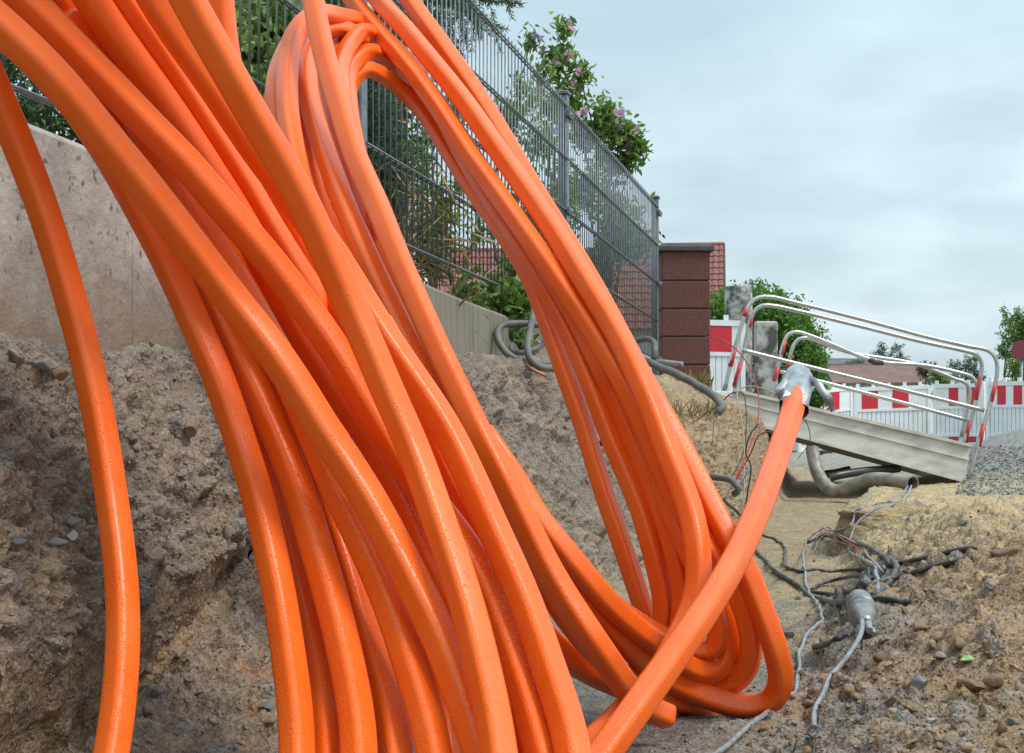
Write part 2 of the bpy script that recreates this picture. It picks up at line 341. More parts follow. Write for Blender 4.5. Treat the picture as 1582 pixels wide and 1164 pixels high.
t.links.new(vm.outputs[0], t.nodes["Principled BSDF"].inputs["Base Color"])
vo = t.nodes.new("ShaderNodeTexVoronoi"); vo.inputs["Scale"].default_value = 110; vo.distance = 'CHEBYCHEV'
dn = t.nodes.new("ShaderNodeTexNoise"); dn.inputs["Scale"].default_value = 40; dn.inputs["Detail"].default_value = 3; t.links.new(tcn.outputs["Object"], dn.inputs["Vector"])
va = t.nodes.new("ShaderNodeVectorMath"); va.operation = 'MULTIPLY_ADD'; va.inputs[1].default_value = (.02, .02, .02); t.links.new(dn.outputs["Color"], va.inputs[0]); t.links.new(tcn.outputs["Object"], va.inputs[2]); t.links.new(va.outputs[0], vo.inputs["Vector"])
b2 = t.nodes.new("ShaderNodeBump"); b2.inputs["Strength"].default_value = .9; b2.inputs["Distance"].default_value = .006; b2.invert = True; t.links.new(vo.outputs["Distance"], b2.inputs["Height"])
ob = [n for n in t.nodes if n.type == 'BUMP' and n != b2][0]; t.links.new(b2.outputs[0], ob.inputs["Normal"])
gm.materials.append(msoil)
ground = bpy.data.objects.new("ground", gm); COL.objects.link(ground); tag(ground, kind='structure')
gsel = (faces[:, 0] // nc) < np.searchsorted(ys, 34)
_f = faces[gsel]; BVH = BVHTree.FromPolygons(p2[:(_f.max()+1)].tolist(), _f.tolist())
def hit(px, py, up=0.0):
    d = (P(px, py, 1.0)-Vector((0, 0, CH))).normalized()
    l, n, i, dd = BVH.ray_cast(Vector((0, 0, CH)), d)
    if l is None: return P(px, py, 14)
    if n.z < 0: n = -n
    return l + n*up
def gz(x, y):
    l, n, i, dd = BVH.ray_cast(Vector((x, y, 3)), Vector((0, 0, -1)))
    return l.z if l else 0
# ================================================================== wall, fence, pillar
M_CONC = mat("old_concrete", (.44, .375, .325), rough=.85, col2=(.23, .19, .155), vscale=7, bump=.9, bscale=34, bdist=.008, cpos=(.25, .6), detail=10)
t = M_CONC.node_tree; b = t.nodes["Principled BSDF"]; tcn = [n for n in t.nodes if n.type == 'TEX_COORD'][0]
# air holes and soil splashes
vo = t.nodes.new("ShaderNodeTexNoise"); vo.inputs["Scale"].default_value = 52; vo.inputs["Detail"].default_value = 4; t.links.new(tcn.outputs["Object"], vo.inputs["Vector"])
rp = t.nodes.new("ShaderNodeValToRGB"); rp.color_ramp.elements[0].position = .32; rp.color_ramp.elements[1].position = .39; rp.color_ramp.elements[0].color = (.42, .36, .30, 1); rp.color_ramp.elements[1].color = (1, 1, 1, 1)
t.links.new(vo.outputs["Fac"], rp.inputs[0]); ml = t.nodes.new("ShaderNodeMix"); ml.data_type = 'RGBA'; ml.blend_type = 'MULTIPLY'; ml.inputs[0].default_value = 1
t.links.new(b.inputs["Base Color"].links[0].from_socket, ml.inputs[6]); t.links.new(rp.outputs[0], ml.inputs[7]); t.links.new(ml.outputs[2], b.inputs["Base Color"])
tz = t.nodes.new("ShaderNodeSeparateXYZ"); t.links.new(tcn.outputs["Object"], tz.inputs[0]); ns = t.nodes.new("ShaderNodeTexNoise"); ns.inputs["Scale"].default_value = 6; ns.inputs["Detail"].default_value = 9; ns.inputs["Roughness"].default_value = .7; t.links.new(tcn.outputs["Object"], ns.inputs["Vector"])
ma = t.nodes.new("ShaderNodeMath"); ma.operation = 'MULTIPLY_ADD'; ma.inputs[1].default_value = .34; t.links.new(ns.outputs["Fac"], ma.inputs[0]); t.links.new(tz.outputs[2], ma.inputs[2])
sr = t.nodes.new("ShaderNodeMapRange"); sr.inputs[1].default_value = .93; sr.inputs[2].default_value = .80; t.links.new(ma.outputs[0], sr.inputs[0])     # soil splashed up from the bank
sm = t.nodes.new("ShaderNodeMix"); sm.data_type = 'RGBA'; sm.inputs[7].default_value = (.24, .175, .125, 1); t.links.new(sr.outputs[0], sm.inputs[0]); t.links.new(ml.outputs[2], sm.inputs[6]); t.links.new(sm.outputs[2], b.inputs["Base Color"])
M_CONC2 = mat("board_marked_concrete", (.215, .18, .135), rough=.85, col2=(.10, .082, .062), vscale=30, bump=.3, bscale=60, bdist=.006, cpos=(.2, .55), stretch=(1, 1, .12), detail=6)
M_GALV = mat("galvanised_steel", (.19, .205, .215), rough=.42, metal=.55, var=.35, vscale=40)
M_POSTC = mat("weathered_post", (.42, .41, .37), rough=.9, col2=(.07, .065, .055), vscale=7, bump=.5, bscale=60, cpos=(.40, .56), detail=9)

def sweep_wall(mb, y0, y1, o0, o1, zb, zt_, n=40, wob=.004, seed=0):
    """a wall running along the fence line between two offsets, faces slightly uneven"""
    Yv = np.linspace(y0, y1, n); m = 14; rg = np.random.default_rng(seed)
    def grid(fn, n2):
        vs = [fn(y, k/(n2-1)) for y in Yv for k in range(n2)]
        mb.add(vs, [(i*n2+k, i*n2+k+1, (i+1)*n2+k+1, (i+1)*n2+k) for i in range(n-1) for k in range(n2-1)], False)
    c = .010
    def sec(y):
        z0, z1 = zb, zt_(y)+.0025*math.sin(y*3+seed)
        x = xf(y); q = .0025*math.sin(y*2.2+seed)
        return [(x+o1+q, z0), (x+o1+q, z1-c), (x+o1-c+q, z1), (x+o0+c, z1), (x+o0, z1-c), (x+o0, z0)]
    vs = []; 
    for y in Yv: vs += [Vector((a, y, b_)) for a, b_ in sec(y)]
    fs = [(i*6+k, (i+1)*6+k, (i+1)*6+k+1, i*6+k+1) for i in range(n-1) for k in range(5)] + [tuple(range(6)), tuple(reversed(range((n-1)*6, n*6)))]
    mb.add(vs, fs, False)
def wt(y): return .955 - .0115*y
wall = empty("retaining_wall", (xf(3.6), 3.6, .6), "low concrete retaining wall under the mesh fence, pitted and soil-stained at the near end", "wall")
for i, (a, b_, z0) in enumerate(((1.2, 2.835, .40), (2.841, 4.14, .42), (4.155, 5.165, .5), (5.175, 5.60, .55))):
    mb = MB(); sweep_wall(mb, a, b_, -.10, .040-.004*(i % 2), z0, wt, seed=i); mb.build("wall_panel", M_CONC if i < 1 else (M_CONC if i == 1 else M_CONC2), wall)
mb = MB(); 
# stub where the wall steps down beyond the break
vs = []; sweep_wall(mb, 5.60, 6.1, -.10, .030, .55, lambda y: wt(y)-.05-.22*(y-5.6)-.02*math.sin(y*40), n=14, seed=5); mb.build("broken_end", M_CONC2, wall)
mb = MB(); sweep_wall(mb, 6.15, 9.62, -.10, .02, .6, lambda y: wt(y)-.035, seed=8); low = mb.build("footing", M_CONC2, wall)

# ---- fence: double-rod mat panels between posts
fence = empty("mesh_fence", (xf(4.2), 4.2, 1.0), "grey galvanised mesh fence on top of the low concrete wall, receding to the brown pillar", "fence")
def fb(y): return float(np.interp(y, [1.5, 2.7, 4.5, 6.8, 9.4], [.975, .984, .998, .985, .955]))       # bottom rail
PY = [1.62, 4.19, 6.79, 9.36]
RH = .2045
for i in range(3):
    a, b_ = PY[i]+.03, PY[i+1]-.03; mb = MB(); n = int(round((b_-a)/.05))
    fp = lambda y, z, o=0: Vector((xf(y)+o, y, z))
    for k in range(n+1):
        y = a+(b_-a)*k/n; top = fb(y)+4*RH+.022
        mb.tube([fp(y, fb(y)-.004), fp(y, top)], .0026, 6)
    for r_ in range(5):
        for o in (-.0062, .0062):
            mb.tube([fp(a-.02, fb(a-.02)+r_*RH, o), fp((a+b_)/2, fb((a+b_)/2)+r_*RH, o), fp(b_+.02, fb(b_+.02)+r_*RH, o)], .0034, 8)
    mb.build("mesh_panel", M_GALV, fence)
for i, y in enumerate(PY):
    mb = MB(); mb.box((xf(y)-.012, y, fb(y)+.37), (.034, .046, .99), rz=-R(12.5), bev=.003); po = mb.build("post", M_GALV, fence)
    mb = MB(); mb.box((xf(y)-.012, y, fb(y)+.872), (.046, .058, .014), rz=-R(12.5), bev=.003); mb.build("cap", M_GALV, po)
    for r_ in (0, 2, 4): 
        mb = MB(); z = fb(y)+r_*RH-(.03 if r_ == 4 else 0); mb.box((xf(y)+.012, y, z), (.014, .085, .028), rz=-R(12.5), bev=.002)
        mb.tube([(xf(y)+.012, y, z), (xf(y)+.026, y, z)], .006, 6); mb.build("clamp", M_GALV, po)

# ---- brown block pillar
M_BRICK = mat("brown_block", (.17, .062, .048), rough=.9, col2=(.095, .036, .030), vscale=90, bump=.8, bscale=170, bdist=.003, cpos=(.3, .7))
M_CAP = mat("slate_cap", (.085, .072, .062), rough=.75, col2=(.05, .045, .042), vscale=20, bump=.3, bscale=80)
pil = empty("block_pillar", P(1056, 590, 9.85), "square dark reddish brown block pillar with a grey cap at the end of the mesh fence", "pillar")
pc = P(1056, 590, 9.85); wpx = .272
mb = MB()
for k in range(-2, 5):
    z = P(0, 434+43.3*k, 9.72).z; z2 = P(0, 434+43.3*(k+1), 9.72).z
    if k == -2: continue
    if k == -1: z = P(0, 388, 9.72).z
    mb.box((pc.x, pc.y, (z+z2)/2), (wpx, wpx, z-z2-.006), bev=.005)
mb.build("block_stack", M_BRICK, pil)
mb = MB(); zt_ = P(0, 388, 9.72).z; mb.box((pc.x, pc.y, (zt_+.6)/2), (wpx-.014, wpx-.014, zt_-.6)); mb.build("mortar_core", mat("mortar", (.04, .03, .028), rough=.95), pil)
mb = MB(); s1 = .168; vs = []; zc = P(0, 388, 9.68).z
for (h, e) in ((0, .150), (.006, .156), (.026, .156), (.043, .140)): vs += [Vector((pc.x+sx*e, pc.y+sy*e, zc+.001+h)) for sx, sy in ((-1, -1), (1, -1), (1, 1), (-1, 1))]
mb.add(vs, [(4*i+j, 4*i+(j+1) % 4, 4*i+4+(j+1) % 4, 4*i+4+j) for i in range(3) for j in range(4)]+[(3, 2, 1, 0), (12, 13, 14, 15)]); mb.build("pillar_cap", M_CAP, pil)

# ---- weathered concrete posts behind the pillar
mb = MB(); a = P(1141, 443, 18.8); b_ = P(1141, 640, 18.8); mb.tube([b_, a-Vector((0, 0, .012)), a], [.150, .148, .138], 20, smooth=True); 
tag(mb.build("concrete_post", M_POSTC, None), "round stained concrete post in front of the hedge, rising behind the white barrier board", "post")
mb = MB(); a = P(1183, 497, 14.4); b_ = P(1183, 640, 14.4); mb.box((a+b_)/2, (.185, .10, a.z-b_.z), rz=R(4), bev=.012)
tag(mb.build("concrete_post", M_POSTC, None), "flat square concrete post with a dark knot stain, behind the ramp handrail", "post")

# ================================================================== ramp (aluminium trench bridge)
M_ALU = mat("dirty_aluminium", (.60, .58, .53), rough=.5, metal=.35, col2=(.40, .37, .32), vscale=5, bump=.15, bscale=50, cpos=(.3, .6), detail=9, stretch=(1, 1, 2.5))
M_TUBE = mat("rail_tube", (.47, .46, .44), rough=.34, metal=.75, var=.2, vscale=12)
M_REDT = mat("red_reflective_tape", (.50, .03, .03), rough=.45)
M_WHT = mat("white_plastic", (.78, .79, .78), rough=.45, var=.12, vscale=6)
M_REDP = mat("red_reflector", (.62, .02, .03), rough=.4, var=.15, vscale=20)
M_BLK = mat("black_rubber", (.028, .028, .03), rough=.55)
ramp = empty("footbridge_ramp", P(1491, 745, 13.2), "tilted aluminium trench footbridge with tubular handrails striped red and white", "footbridge")
ZA, ZB = 12.9, 13.3        # near side: distance at its left and right end
def zr(px, za=ZA, zb=ZB): return za + (zb-za)*(px-1120)/400
def near_(px, py): return P(px, py, zr(px))
def far_(px, py): return P(px, py, zr(px)+1.0)
# near girder as a channel: web, flanges, mid rib
TL, TR, BL, BR = near_(1133, 603), near_(1499, 689), near_(1119, 644), near_(1491, 745)
def lerp(a, b, t): return a+(b-a)*t
mb = MB(); th = Vector((0, .02, 0))
def slab(mb, a, b, c, d, th): 
    vs = [a, b, c, d, a+th, b+th, c+th, d+th]; mb.add(vs, [(0, 1, 2, 3), (7, 6, 5, 4), (0, 4, 5, 1), (1, 5, 6, 2), (2, 6, 7, 3), (3, 7, 4, 0)])
slab(mb, BL, BR, TR, TL, th); mb.build("side_girder", M_ALU, ramp)
mb = MB(); fr = Vector((0, -.035, 0))
mb.beam(TL+fr*.4, TR+fr*.4, .035, .022); mb.build("top_flange", M_ALU, ramp)
mb = MB(); mb.beam(BL+fr*.5, BR+fr*.5, .045, .018); mb.beam(lerp(BL, TL, .62)+fr*.2, lerp(BR, TR, .62)+fr*.2, .018, .012); mb.build("bottom_flange", M_ALU, ramp)
mb = MB(); 
a, b_ = lerp(BL, TL, .35)+Vector((0, .03, 0)), lerp(BR, TR, .35)+Vector((0, .03, 0)); e = Vector((0.02, .95, 0)); slab(mb, a, b_, b_+e, a+e, Vector((0, 0, .03)))
for k in range(26): q = lerp(a, b_, (k+.5)/26)+Vector((0, 0, .034)); mb.beam(q, q+e, .02, .006)
mb.build("walkway_deck", M_ALU, ramp)
mb = MB(); o_ = Vector((0.02, 1.0, 0)); slab(mb, BL+o_, BR+o_, TR+o_, TL+o_, th); mb.build("side_girder", M_ALU, ramp)
# the toe plate under the right end
mb = MB(); slab(mb, near_(1485, 738)+Vector((0, 0, -.005)), near_(1512, 752), near_(1512, 752)+e, near_(1485, 738)+e, Vector((0, 0, .012))); mb.build("toe_plate", M_ALU, ramp)
def hoop(pts, fn, name="handrail", r=.0165):
    C = spline([tuple(fn(*q)) for q in pts], .05); mb = MB(); mb.tube([Vector(c) for c in C], r, 12); return mb.build(name, M_TUBE, ramp), C
def bands(par, segs, fn, r=.0205):
    for a, b_ in segs:
        mb = MB(); mb.tube([fn(*a), fn(*b_)], .0178, 12); mb.build("red_band", M_REDT, par)
h, _ = hoop([(1119, 604), (1136, 535), (1152, 484), (1160, 468), (1172, 460), (1190, 459), (1230, 468), (1330, 493), (1430, 520), (1500, 536), (1525, 541), (1537, 552), (1541, 568), (1538, 592), (1518, 665), (1497, 740)], near_)
bands(h, [((1128, 567), (1136, 537)), ((1150, 490), (1154, 478)), ((1539, 590), (1531, 621)), ((1520, 655), (1512, 690))], near_)
n2f = lambda px, py: near_(px, py)+Vector((0, .10, 0))
h, _ = hoop([(1138, 600), (1150, 548), (1162, 495), (1168, 480), (1180, 471), (1197, 471), (1240, 480), (1330, 502), (1430, 527), (1495, 541), (1514, 547), (1522, 560), (1521, 580), (1508, 640), (1493, 690)], n2f)
bands(h, [((1137, 597), (1147, 560)), ((1160, 505), (1164, 490)), ((1520, 582), (1513, 618)), ((1503, 650), (1497, 684))], n2f)
h, _ = hoop([(1146, 541), (1250, 567), (1380, 599), (1520, 634)], near_, "mid_rail")
h, _ = hoop([(1192, 610), (1204, 560), (1211, 530), (1218, 517), (1230, 513), (1246, 517), (1290, 534), (1330, 551), (1365, 560), (1430, 565), (1485, 577), (1502, 583), (1510, 597), (1508, 615), (1491, 678)], far_)
bands(h, [((1196, 590), (1202, 568)), ((1207, 549), (1213, 526)), ((1507, 620), (1500, 650))], far_)
f2 = lambda px, py: far_(px, py)+Vector((0, .10, 0))
h, _ = hoop([(1213, 600), (1222, 560), (1228, 535), (1236, 524), (1250, 521), (1275, 530), (1322, 545), (1420, 562), (1480, 585), (1498, 592), (1503, 605), (1490, 675)], f2)
bands(h, [((1219, 572), (1225, 548))], f2)
h, _ = hoop([(1204, 574), (1300, 598), (1400, 624), (1493, 649)], far_, "mid_rail")
mb = MB(); mb.tube([far_(1342, 556), far_(1352, 560), far_(1364, 561)], [.021, .026, .021], 10); mb.build("black_tape_joint", M_BLK, ramp)

# ================================================================== red and white plastic barriers
def barrier(px0, py0, px1, py1, Zb, k, label, seed, group=True, z1=None, st=.47):
    """one barrier board: (px0,py0) and (px1,py1) are the ends of its top edge; k is pixels per metre of height there"""
    A_ = P(px0, py0, Zb); B_ = P(px1, py1, z1 or Zb); ax = (B_-A_); L_ = ax.length; ax.normalize(); up = Vector((0, 0, 1)); nr = ax.cross(up).normalized()   # nr points to the camera side
    root = empty("traffic_barrier", (A_+B_)/2-up*1.0, label, "barrier", "red and white barrier boards")
    H = 1.0
    def rect(mb, u0, u1, z0, z1, off, d): 
        c = A_+ax*((u0+u1)/2)+up*((z0+z1)/2-H)+nr*off; M = Matrix((ax, -nr, up)).transposed(); mb.box(c, (u1-u0, d, z1-z0), M=M)
    mb = MB(); rect(mb, .01, L_-.01, .94, 1.0, 0, .045); rect(mb, .01, L_-.01, .62, .66, 0, .045); rect(mb, .01, L_-.01, .20, .24, 0, .045); rect(mb, .01, L_-.01, .07, .11, 0, .045)
    for u in (.03, L_-.03): rect(mb, u-.025, u+.025, .05, .96, .002, .05)
    for i in range(int(L_/.24)+1):
        u = .06+i*.24
        if u < L_-.03: rect(mb, u-.025, u+.025, .992, 1.055, 0, .03)
    mb.build("frame", M_WHT, root)
    mb = MB(); rect(mb, .05, L_-.05, .66, .945, 0, .022); mb.build("board", M_WHT, root)
    n = int(L_/st)
    for i in range(n+1):
        u = .06+i*st + (seed*.13) % .2
        if u+st*.5 < L_-.03:
            for z0, z1 in ((.664, .938), (.115, .200)): mb = MB(); rect(mb, u, u+st*.53, z0, z1, .0135, .003); mb.build("red_panel", M_REDP, root)
    mb = MB(); m_ = int(L_/.075)
    for i in range(m_): 
        u = .06+(L_-.12)*(i+.5)/m_; rect(mb, u-.029, u+.029, .235, .625, 0, .02)
    rect(mb, .05, L_-.05, .24, .62, -.012, .006); rect(mb, .05, L_-.05, .10, .205, -.004, .016)
    mb.build("slatted_infill", M_WHT, root)
    for u in (.25, L_-.25): mb = MB(); rect(mb, u-.10, u+.10, -.02, .08, 0, .75); mb.build("foot", M_BLK, root)
    return root
barrier(1232, 606, 1316, 597, 26.5, 0, "white barrier board half hidden behind the silver tape, farthest left beyond the ramp", 1, z1=27.2)
barrier(1319, 599, 1438, 595, 26.6, 0, "red and white barrier board seen between the handrails of the aluminium ramp", 2, z1=26.6)
barrier(1441, 594, 1522, 592, 26.4, 0, "red and white barrier board behind the right end of the ramp handrails", 3, z1=26.0, st=.27)
barrier(1525, 590, 1650, 588, 25.4, 0, "red and white barrier board at the right edge, just right of the ramp", 4, z1=24.4, st=.27)
barrier(1078, 494, 1152, 496, 18.35, 0, "white barrier board standing right beside the brown pillar, before the round concrete post", 5, z1=18.35)

# ================================================================== pipes and cables
M_PIPE = mat("grey_conduit", (.33, .30, .26), rough=.55, metal=.15, col2=(.16, .135, .11), vscale=14, bump=.3, bscale=60, detail=8)
M_CABB = mat("muddy_black_cable", (.035, .034, .034), rough=.5, col2=(.20, .17, .13), vscale=30, bump=.15, bscale=120, cpos=(.30, .50), detail=7)
M_CABG = mat("grey_cable", (.27, .28, .285), rough=.36, col2=(.14, .13, .12), vscale=30, bump=.1, bscale=120, cpos=(.3, .55))
M_WRED = mat("red_wire", (.35, .03, .03), rough=.5); M_WBLK = mat("black_wire", (.03, .03, .03), rough=.5)
M_COP = mat("copper_strip", (.35, .13, .07), rough=.45, metal=.6); M_BLU = mat("blue_wire", (.10, .22, .38), rough=.5); M_YEL = mat("yellowish_wire", (.35, .32, .20), rough=.6)
def gcable(name, pts, r, m, label, cat, group=None, up=None, n=8, parent=None, wob=.0015, step=.012):
    """a cable lying on the ground where the listed picture points meet the soil; a third number lifts it (m), a fourth fixes its distance"""
    W = []
    for q in pts:
        if len(q) == 4: W.append(P(q[0], q[1], q[3]))
        else: W.append(hit(q[0], q[1], r*1.15+(q[2] if len(q) > 2 else 0)))
    C = spline([tuple(v) for v in W], step); ph = random.random()*9; mb = MB(); pts_ = []
    for _ in range(30): C[1:-1] = C[1:-1]*.5 + (C[:-2]+C[2:])*.25
    if step < .02 and len(pts) > 3 and not any(len(q) > 2 and q[2] > .012 for q in pts[1:-1]):
        for k_ in (8,):
            for c in C: c[2] = max(c[2], gz(c[0], c[1])+r*1.0)
            for _ in range(k_): C[1:-1] = C[1:-1]*.5 + (C[:-2]+C[2:])*.25
    for i, c in enumerate(C):
        s_ = i*step; pts_.append(Vector(c)+Vector((math.sin(s_*21+ph)*wob, math.sin(s_*13+ph)*wob, math.sin(s_*17+2*ph)*wob*.4)))
    mb.tube(pts_, r, n); o = mb.build(name, m, parent)
    if parent is None: tag(o, label, cat, group)
    return o
G1 = "cables lying in the trench"
cond = empty("conduit_pipe", P(1408, 748, 12.2), "bent muddy grey conduit pipe with an open end lying below the ramp", "pipe")
zc_ = 12.0
C = spline([tuple(P(*q)) for q in ((1255, 694, 12.6), (1258, 712, 12.55), (1265, 735, 12.5), (1277, 752, 12.45), (1292, 759, 12.4), (1318, 750, 12.3), (1345, 741, 12.2), (1378, 742, 12.05), (1410, 747, 11.85))], .03)
vs = [Vector(c) for c in C]; mb = MB(); mb.tube(vs, .048, 20, caps=False); mb.tube(vs[::-1], .043, 20, caps=False)
mb.tube([vs[-1]-(vs[-1]-vs[-3])*.4, vs[-1]], .051, 20, caps=False)
# rim
e0 = vs[-1]; T = (vs[-1]-vs[-3]).normalized(); u = T.cross(Vector((0, 0, 1))).normalized(); v = T.cross(u); ring = [[e0+T*.001+(u*math.cos(a)+v*math.sin(a))*r_ for a in np.linspace(0, 2*math.pi, 25)] for r_ in (.043, .051)]
mb.quadstrip(ring[0], ring[1]); mb.build("pipe_body", M_PIPE, cond)
def pipe(name, pts, r, m, label, cat, group=None, hollow=True):
    vs = [Vector(c) for c in spline([tuple(P(*q)) for q in pts], .03)]; mb = MB(); mb.tube(vs, r, 18, caps=False); mb.tube(vs[::-1], r*.86, 18, caps=False)
    for e0, T in ((vs[-1], (vs[-1]-vs[-2]).normalized()), (vs[0], (vs[0]-vs[1]).normalized())):
        u = T.orthogonal().normalized(); v = T.cross(u); mb.quadstrip([e0+(u*math.cos(a)+v*math.sin(a))*r*.86 for a in np.linspace(0, 2*math.pi, 19)], [e0+(u*math.cos(a)+v*math.sin(a))*r for a in np.linspace(0, 2*math.pi, 19)])
    return tag(mb.build(name, m, None), label, cat, group)
M_BPIPE = mat("black_pipe", (.035, .04, .042), rough=.35, var=.3, vscale=8)
pipe("black_pipe", [(1282, 739, 13.0), (1290, 736, 13.0), (1330, 729, 13.1), (1388, 724, 13.3)], .032, M_BPIPE, "longer straight black plastic pipe lying under the ramp", "pipe", "black pipes")
pipe("black_pipe", [(1274, 733, 13.4), (1290, 731, 13.4), (1312, 726, 13.45)], .03, M_BPIPE, "short black pipe stub just behind the longer black pipe", "pipe", "black pipes")

gcable("light_cable", [(1404, 752, .03), (1392, 768), (1375, 778), (1352, 781), (1331, 790), (1320, 803), (1318, 813), (1295, 820), (1268, 819), (1252, 829), (1244, 848), (1243, 880), (1247, 908), (1262, 932), (1270, 950), (1266, 968), (1247, 985), (1240, 1003), (1236, 1040), (1230, 1068), (1205, 1095), (1170, 1118), (1130, 1150), (1085, 1185)], .0046, M_CABG, "long light grey cable winding from the conduit mouth past the coil, out of the bottom", "cable", G1, wob=.002)
gcable("light_cable", [(1410, 752, .02), (1398, 772), (1380, 783), (1356, 787), (1336, 797), (1324, 812), (1312, 832), (1313, 845), (1332, 866), (1352, 880), (1359, 897), (1357, 915)], .0052, M_CABG, "second light grey cable leaving the conduit mouth and passing behind the black loops", "cable", G1, wob=.002)
gcable("light_cable", [(1338, 966, .014), (1333, 990, .004), (1318, 1012), (1300, 1035), (1282, 1055), (1272, 1075), (1264, 1100), (1258, 1127)], .0050, M_CABG, "pale grey cable curving from the round cable joint toward the camera", "cable", G1, wob=.0015)
gcable("black_cable", [(1110, 775, .03), (1140, 806, .03), (1166, 852, .0), (1185, 872), (1205, 890), (1232, 908), (1248, 922), (1270, 930), (1300, 932), (1330, 929), (1358, 922), (1376, 905), (1383, 888), (1378, 872), (1362, 862), (1345, 850), (1322, 838), (1300, 832), (1270, 832), (1250, 840)], .0080, M_CABB, "thick muddy black cable sweeping from behind the coil into a loop at the joint", "cable", G1)
gcable("black_cable", [(1150, 812, .02), (1178, 828), (1200, 838), (1212, 848), (1212, 868), (1222, 882), (1243, 888), (1285, 886), (1330, 880), (1374, 877), (1420, 868), (1460, 859), (1507, 850)], .0060, M_CABB, "upper muddy black cable stretching right across the trench to the spoil", "cable", G1)
gcable("black_cable", [(1250, 918), (1275, 921), (1305, 919), (1345, 908), (1381, 896), (1420, 888), (1465, 876), (1501, 864)], .0065, M_CABB, "lower muddy black cable stretching right, parallel below the upper one", "cable", G1)
gcable("black_cable", [(1254, 915), (1265, 905), (1290, 898), (1322, 893), (1345, 893), (1352, 898)], .0060, M_CABB, "short bowed black cable between the two long ones", "cable", G1)
gcable("black_cable", [(1350, 930, .01), (1372, 933), (1390, 934), (1410, 932)], .0065, M_CABB, "stubby black cable poking out right of the round cable joint", "cable", G1)
gcable("black_cable", [(1326, 968, .01), (1318, 982), (1295, 995), (1262, 1005)], .006, M_CABB, "thin dark cable running left from below the round cable joint", "cable", G1)
gcable("black_cable", [(1190, 985), (1205, 985), (1222, 985)], .0065, M_CABB, "short black cable stub beside the rear coil", "cable", G1)
for k, (m_, lab) in enumerate(((M_WRED, "red wire arching over the bundle of cables"), (M_YEL, "pale yellowish wire in the arching bundle"), (M_WBLK, "thin black wire in the arching bundle"), (M_CABG, "thin grey wire in the arching bundle"))):
    d = k*4
    gcable("thin_wire", [(1246+d, 842+d, .0), (1256+d, 830+d*.8, .015), (1275, 823+d, .02), (1300, 829+d, .02), (1325, 846+d*.6, .02), (1350, 869+d*.4, .015), (1368, 880+d*.5, .005)], .0028, m_, lab, "wire", "arching wires in the trench", wob=.001)
# round cable joint
jt = empty("cable_joint", hit(1330, 965), "grey torpedo-shaped cable joint with a domed cap lying in the trench", "cable joint")
jb = hit(1333, 972); Yj = jb.y
J0 = P(1325, 921, Yj+.16); J1 = P(1337, 966, Yj-.015)
M_JT = mat("joint_metal", (.30, .30, .29), rough=.38, metal=.5, col2=(.14, .125, .11), vscale=40, bump=.2, bscale=80)
mb = MB(); ax = J1-J0; tt = np.linspace(0, 1, 14); rr_ = [.009, .018, .023, .026, .0275, .028, .028, .028, .028, .0275, .026, .023, .018, .013]
mb.tube([J0+ax*float(q) for q in tt], rr_, 24); mb.build("joint_body", M_JT, jt)
mb = MB(); mb.tube([J0+ax*.46, J0+ax*.50, J0+ax*.54], [.0285, .0305, .0285], 24); mb.build("clamp_ring", M_JT, jt)
mb = MB(); mb.tube([J1-ax*.08+Vector((.003, -.004, .002)), J1+ax*.10+Vector((.004, -.008, -.004))], [.011, .0065], 12); mb.tube([J1-ax*.08+Vector((-.009, -.004, -.006)), J1+ax*.07+Vector((-.013, -.008, -.012))], [.008, .0055], 12); mb.tube([J1-ax*.08+Vector((.009, -.003, -.007)), J1+ax*.06+Vector((.014, -.008, -.014))], [.008, .006], 10); mb.build("cable_gland", M_CABG, jt)

# hoses on the shoulder of the bank near the fence
def acable(name, pts, r, m, label, cat, group=None, n=10, step=.012, wob=0):
    C = spline([tuple(P(*q)) for q in pts], step); mb = MB(); ph = len(pts)
    mb.tube([Vector(c)+Vector((math.sin(i*.9+ph)*wob, 0, math.sin(i*.6+ph)*wob)) for i, c in enumerate(C)], r, n); return tag(mb.build(name, m, None), label, cat, group)
GH = "black hoses on the bank"
M_HOSE = mat("dusty_hose", (.075, .073, .072), rough=.6, col2=(.17, .155, .135), vscale=18, bump=.2, bscale=90, cpos=(.35, .7))
acable("black_hose", [(905, 503, 5.5), (870, 500, 5.45), (840, 502, 5.42), (800, 500, 5.4), (776, 503, 5.38), (768, 515, 5.36), (773, 533, 5.34), (787, 549, 5.32), (805, 558, 5.32), (830, 562, 5.32), (860, 561, 5.35), (905, 555, 5.4)], .0115, M_HOSE, "black hose bent in a wide loop on the bank beside the wall end", "hose", GH)
acable("black_hose", [(826, 455, 5.62), (825, 480, 5.5), (819, 510, 5.36), (815, 540, 5.30), (820, 556, 5.28), (834, 567, 5.28), (855, 569, 5.3), (890, 562, 5.4)], .0115, M_HOSE, "black hose hanging straight down from the fence across the wide loop", "hose", GH)
acable("black_hose", [(848, 524, 5.5), (825, 540, 5.42), (800, 545, 5.4), (789, 541, 5.38), (792, 534, 5.4)], .009, M_HOSE, "short crossed black hose lying inside the wide loop", "hose", GH)
acable("black_hose", [(950, 520, 8.6), (975, 528, 8.5), (1000, 524, 8.4), (1010, 529, 8.35), (1012, 542, 8.3), (1009, 556, 8.3)], .014, M_HOSE, "thick black hose elbow turning down in front of the last fence post", "hose", GH)
acable("black_hose", [(960, 548, 8.2), (990, 554, 8.1), (1015, 566, 8.0), (1045, 578, 7.9), (1075, 594, 7.8), (1100, 610, 7.7), (1112, 622, 7.65), (1115, 632, 7.6), (1108, 638, 7.6)], .0185, M_HOSE, "thickest muddy hose sagging over the bank edge below the brown pillar", "hose", GH, wob=.001)
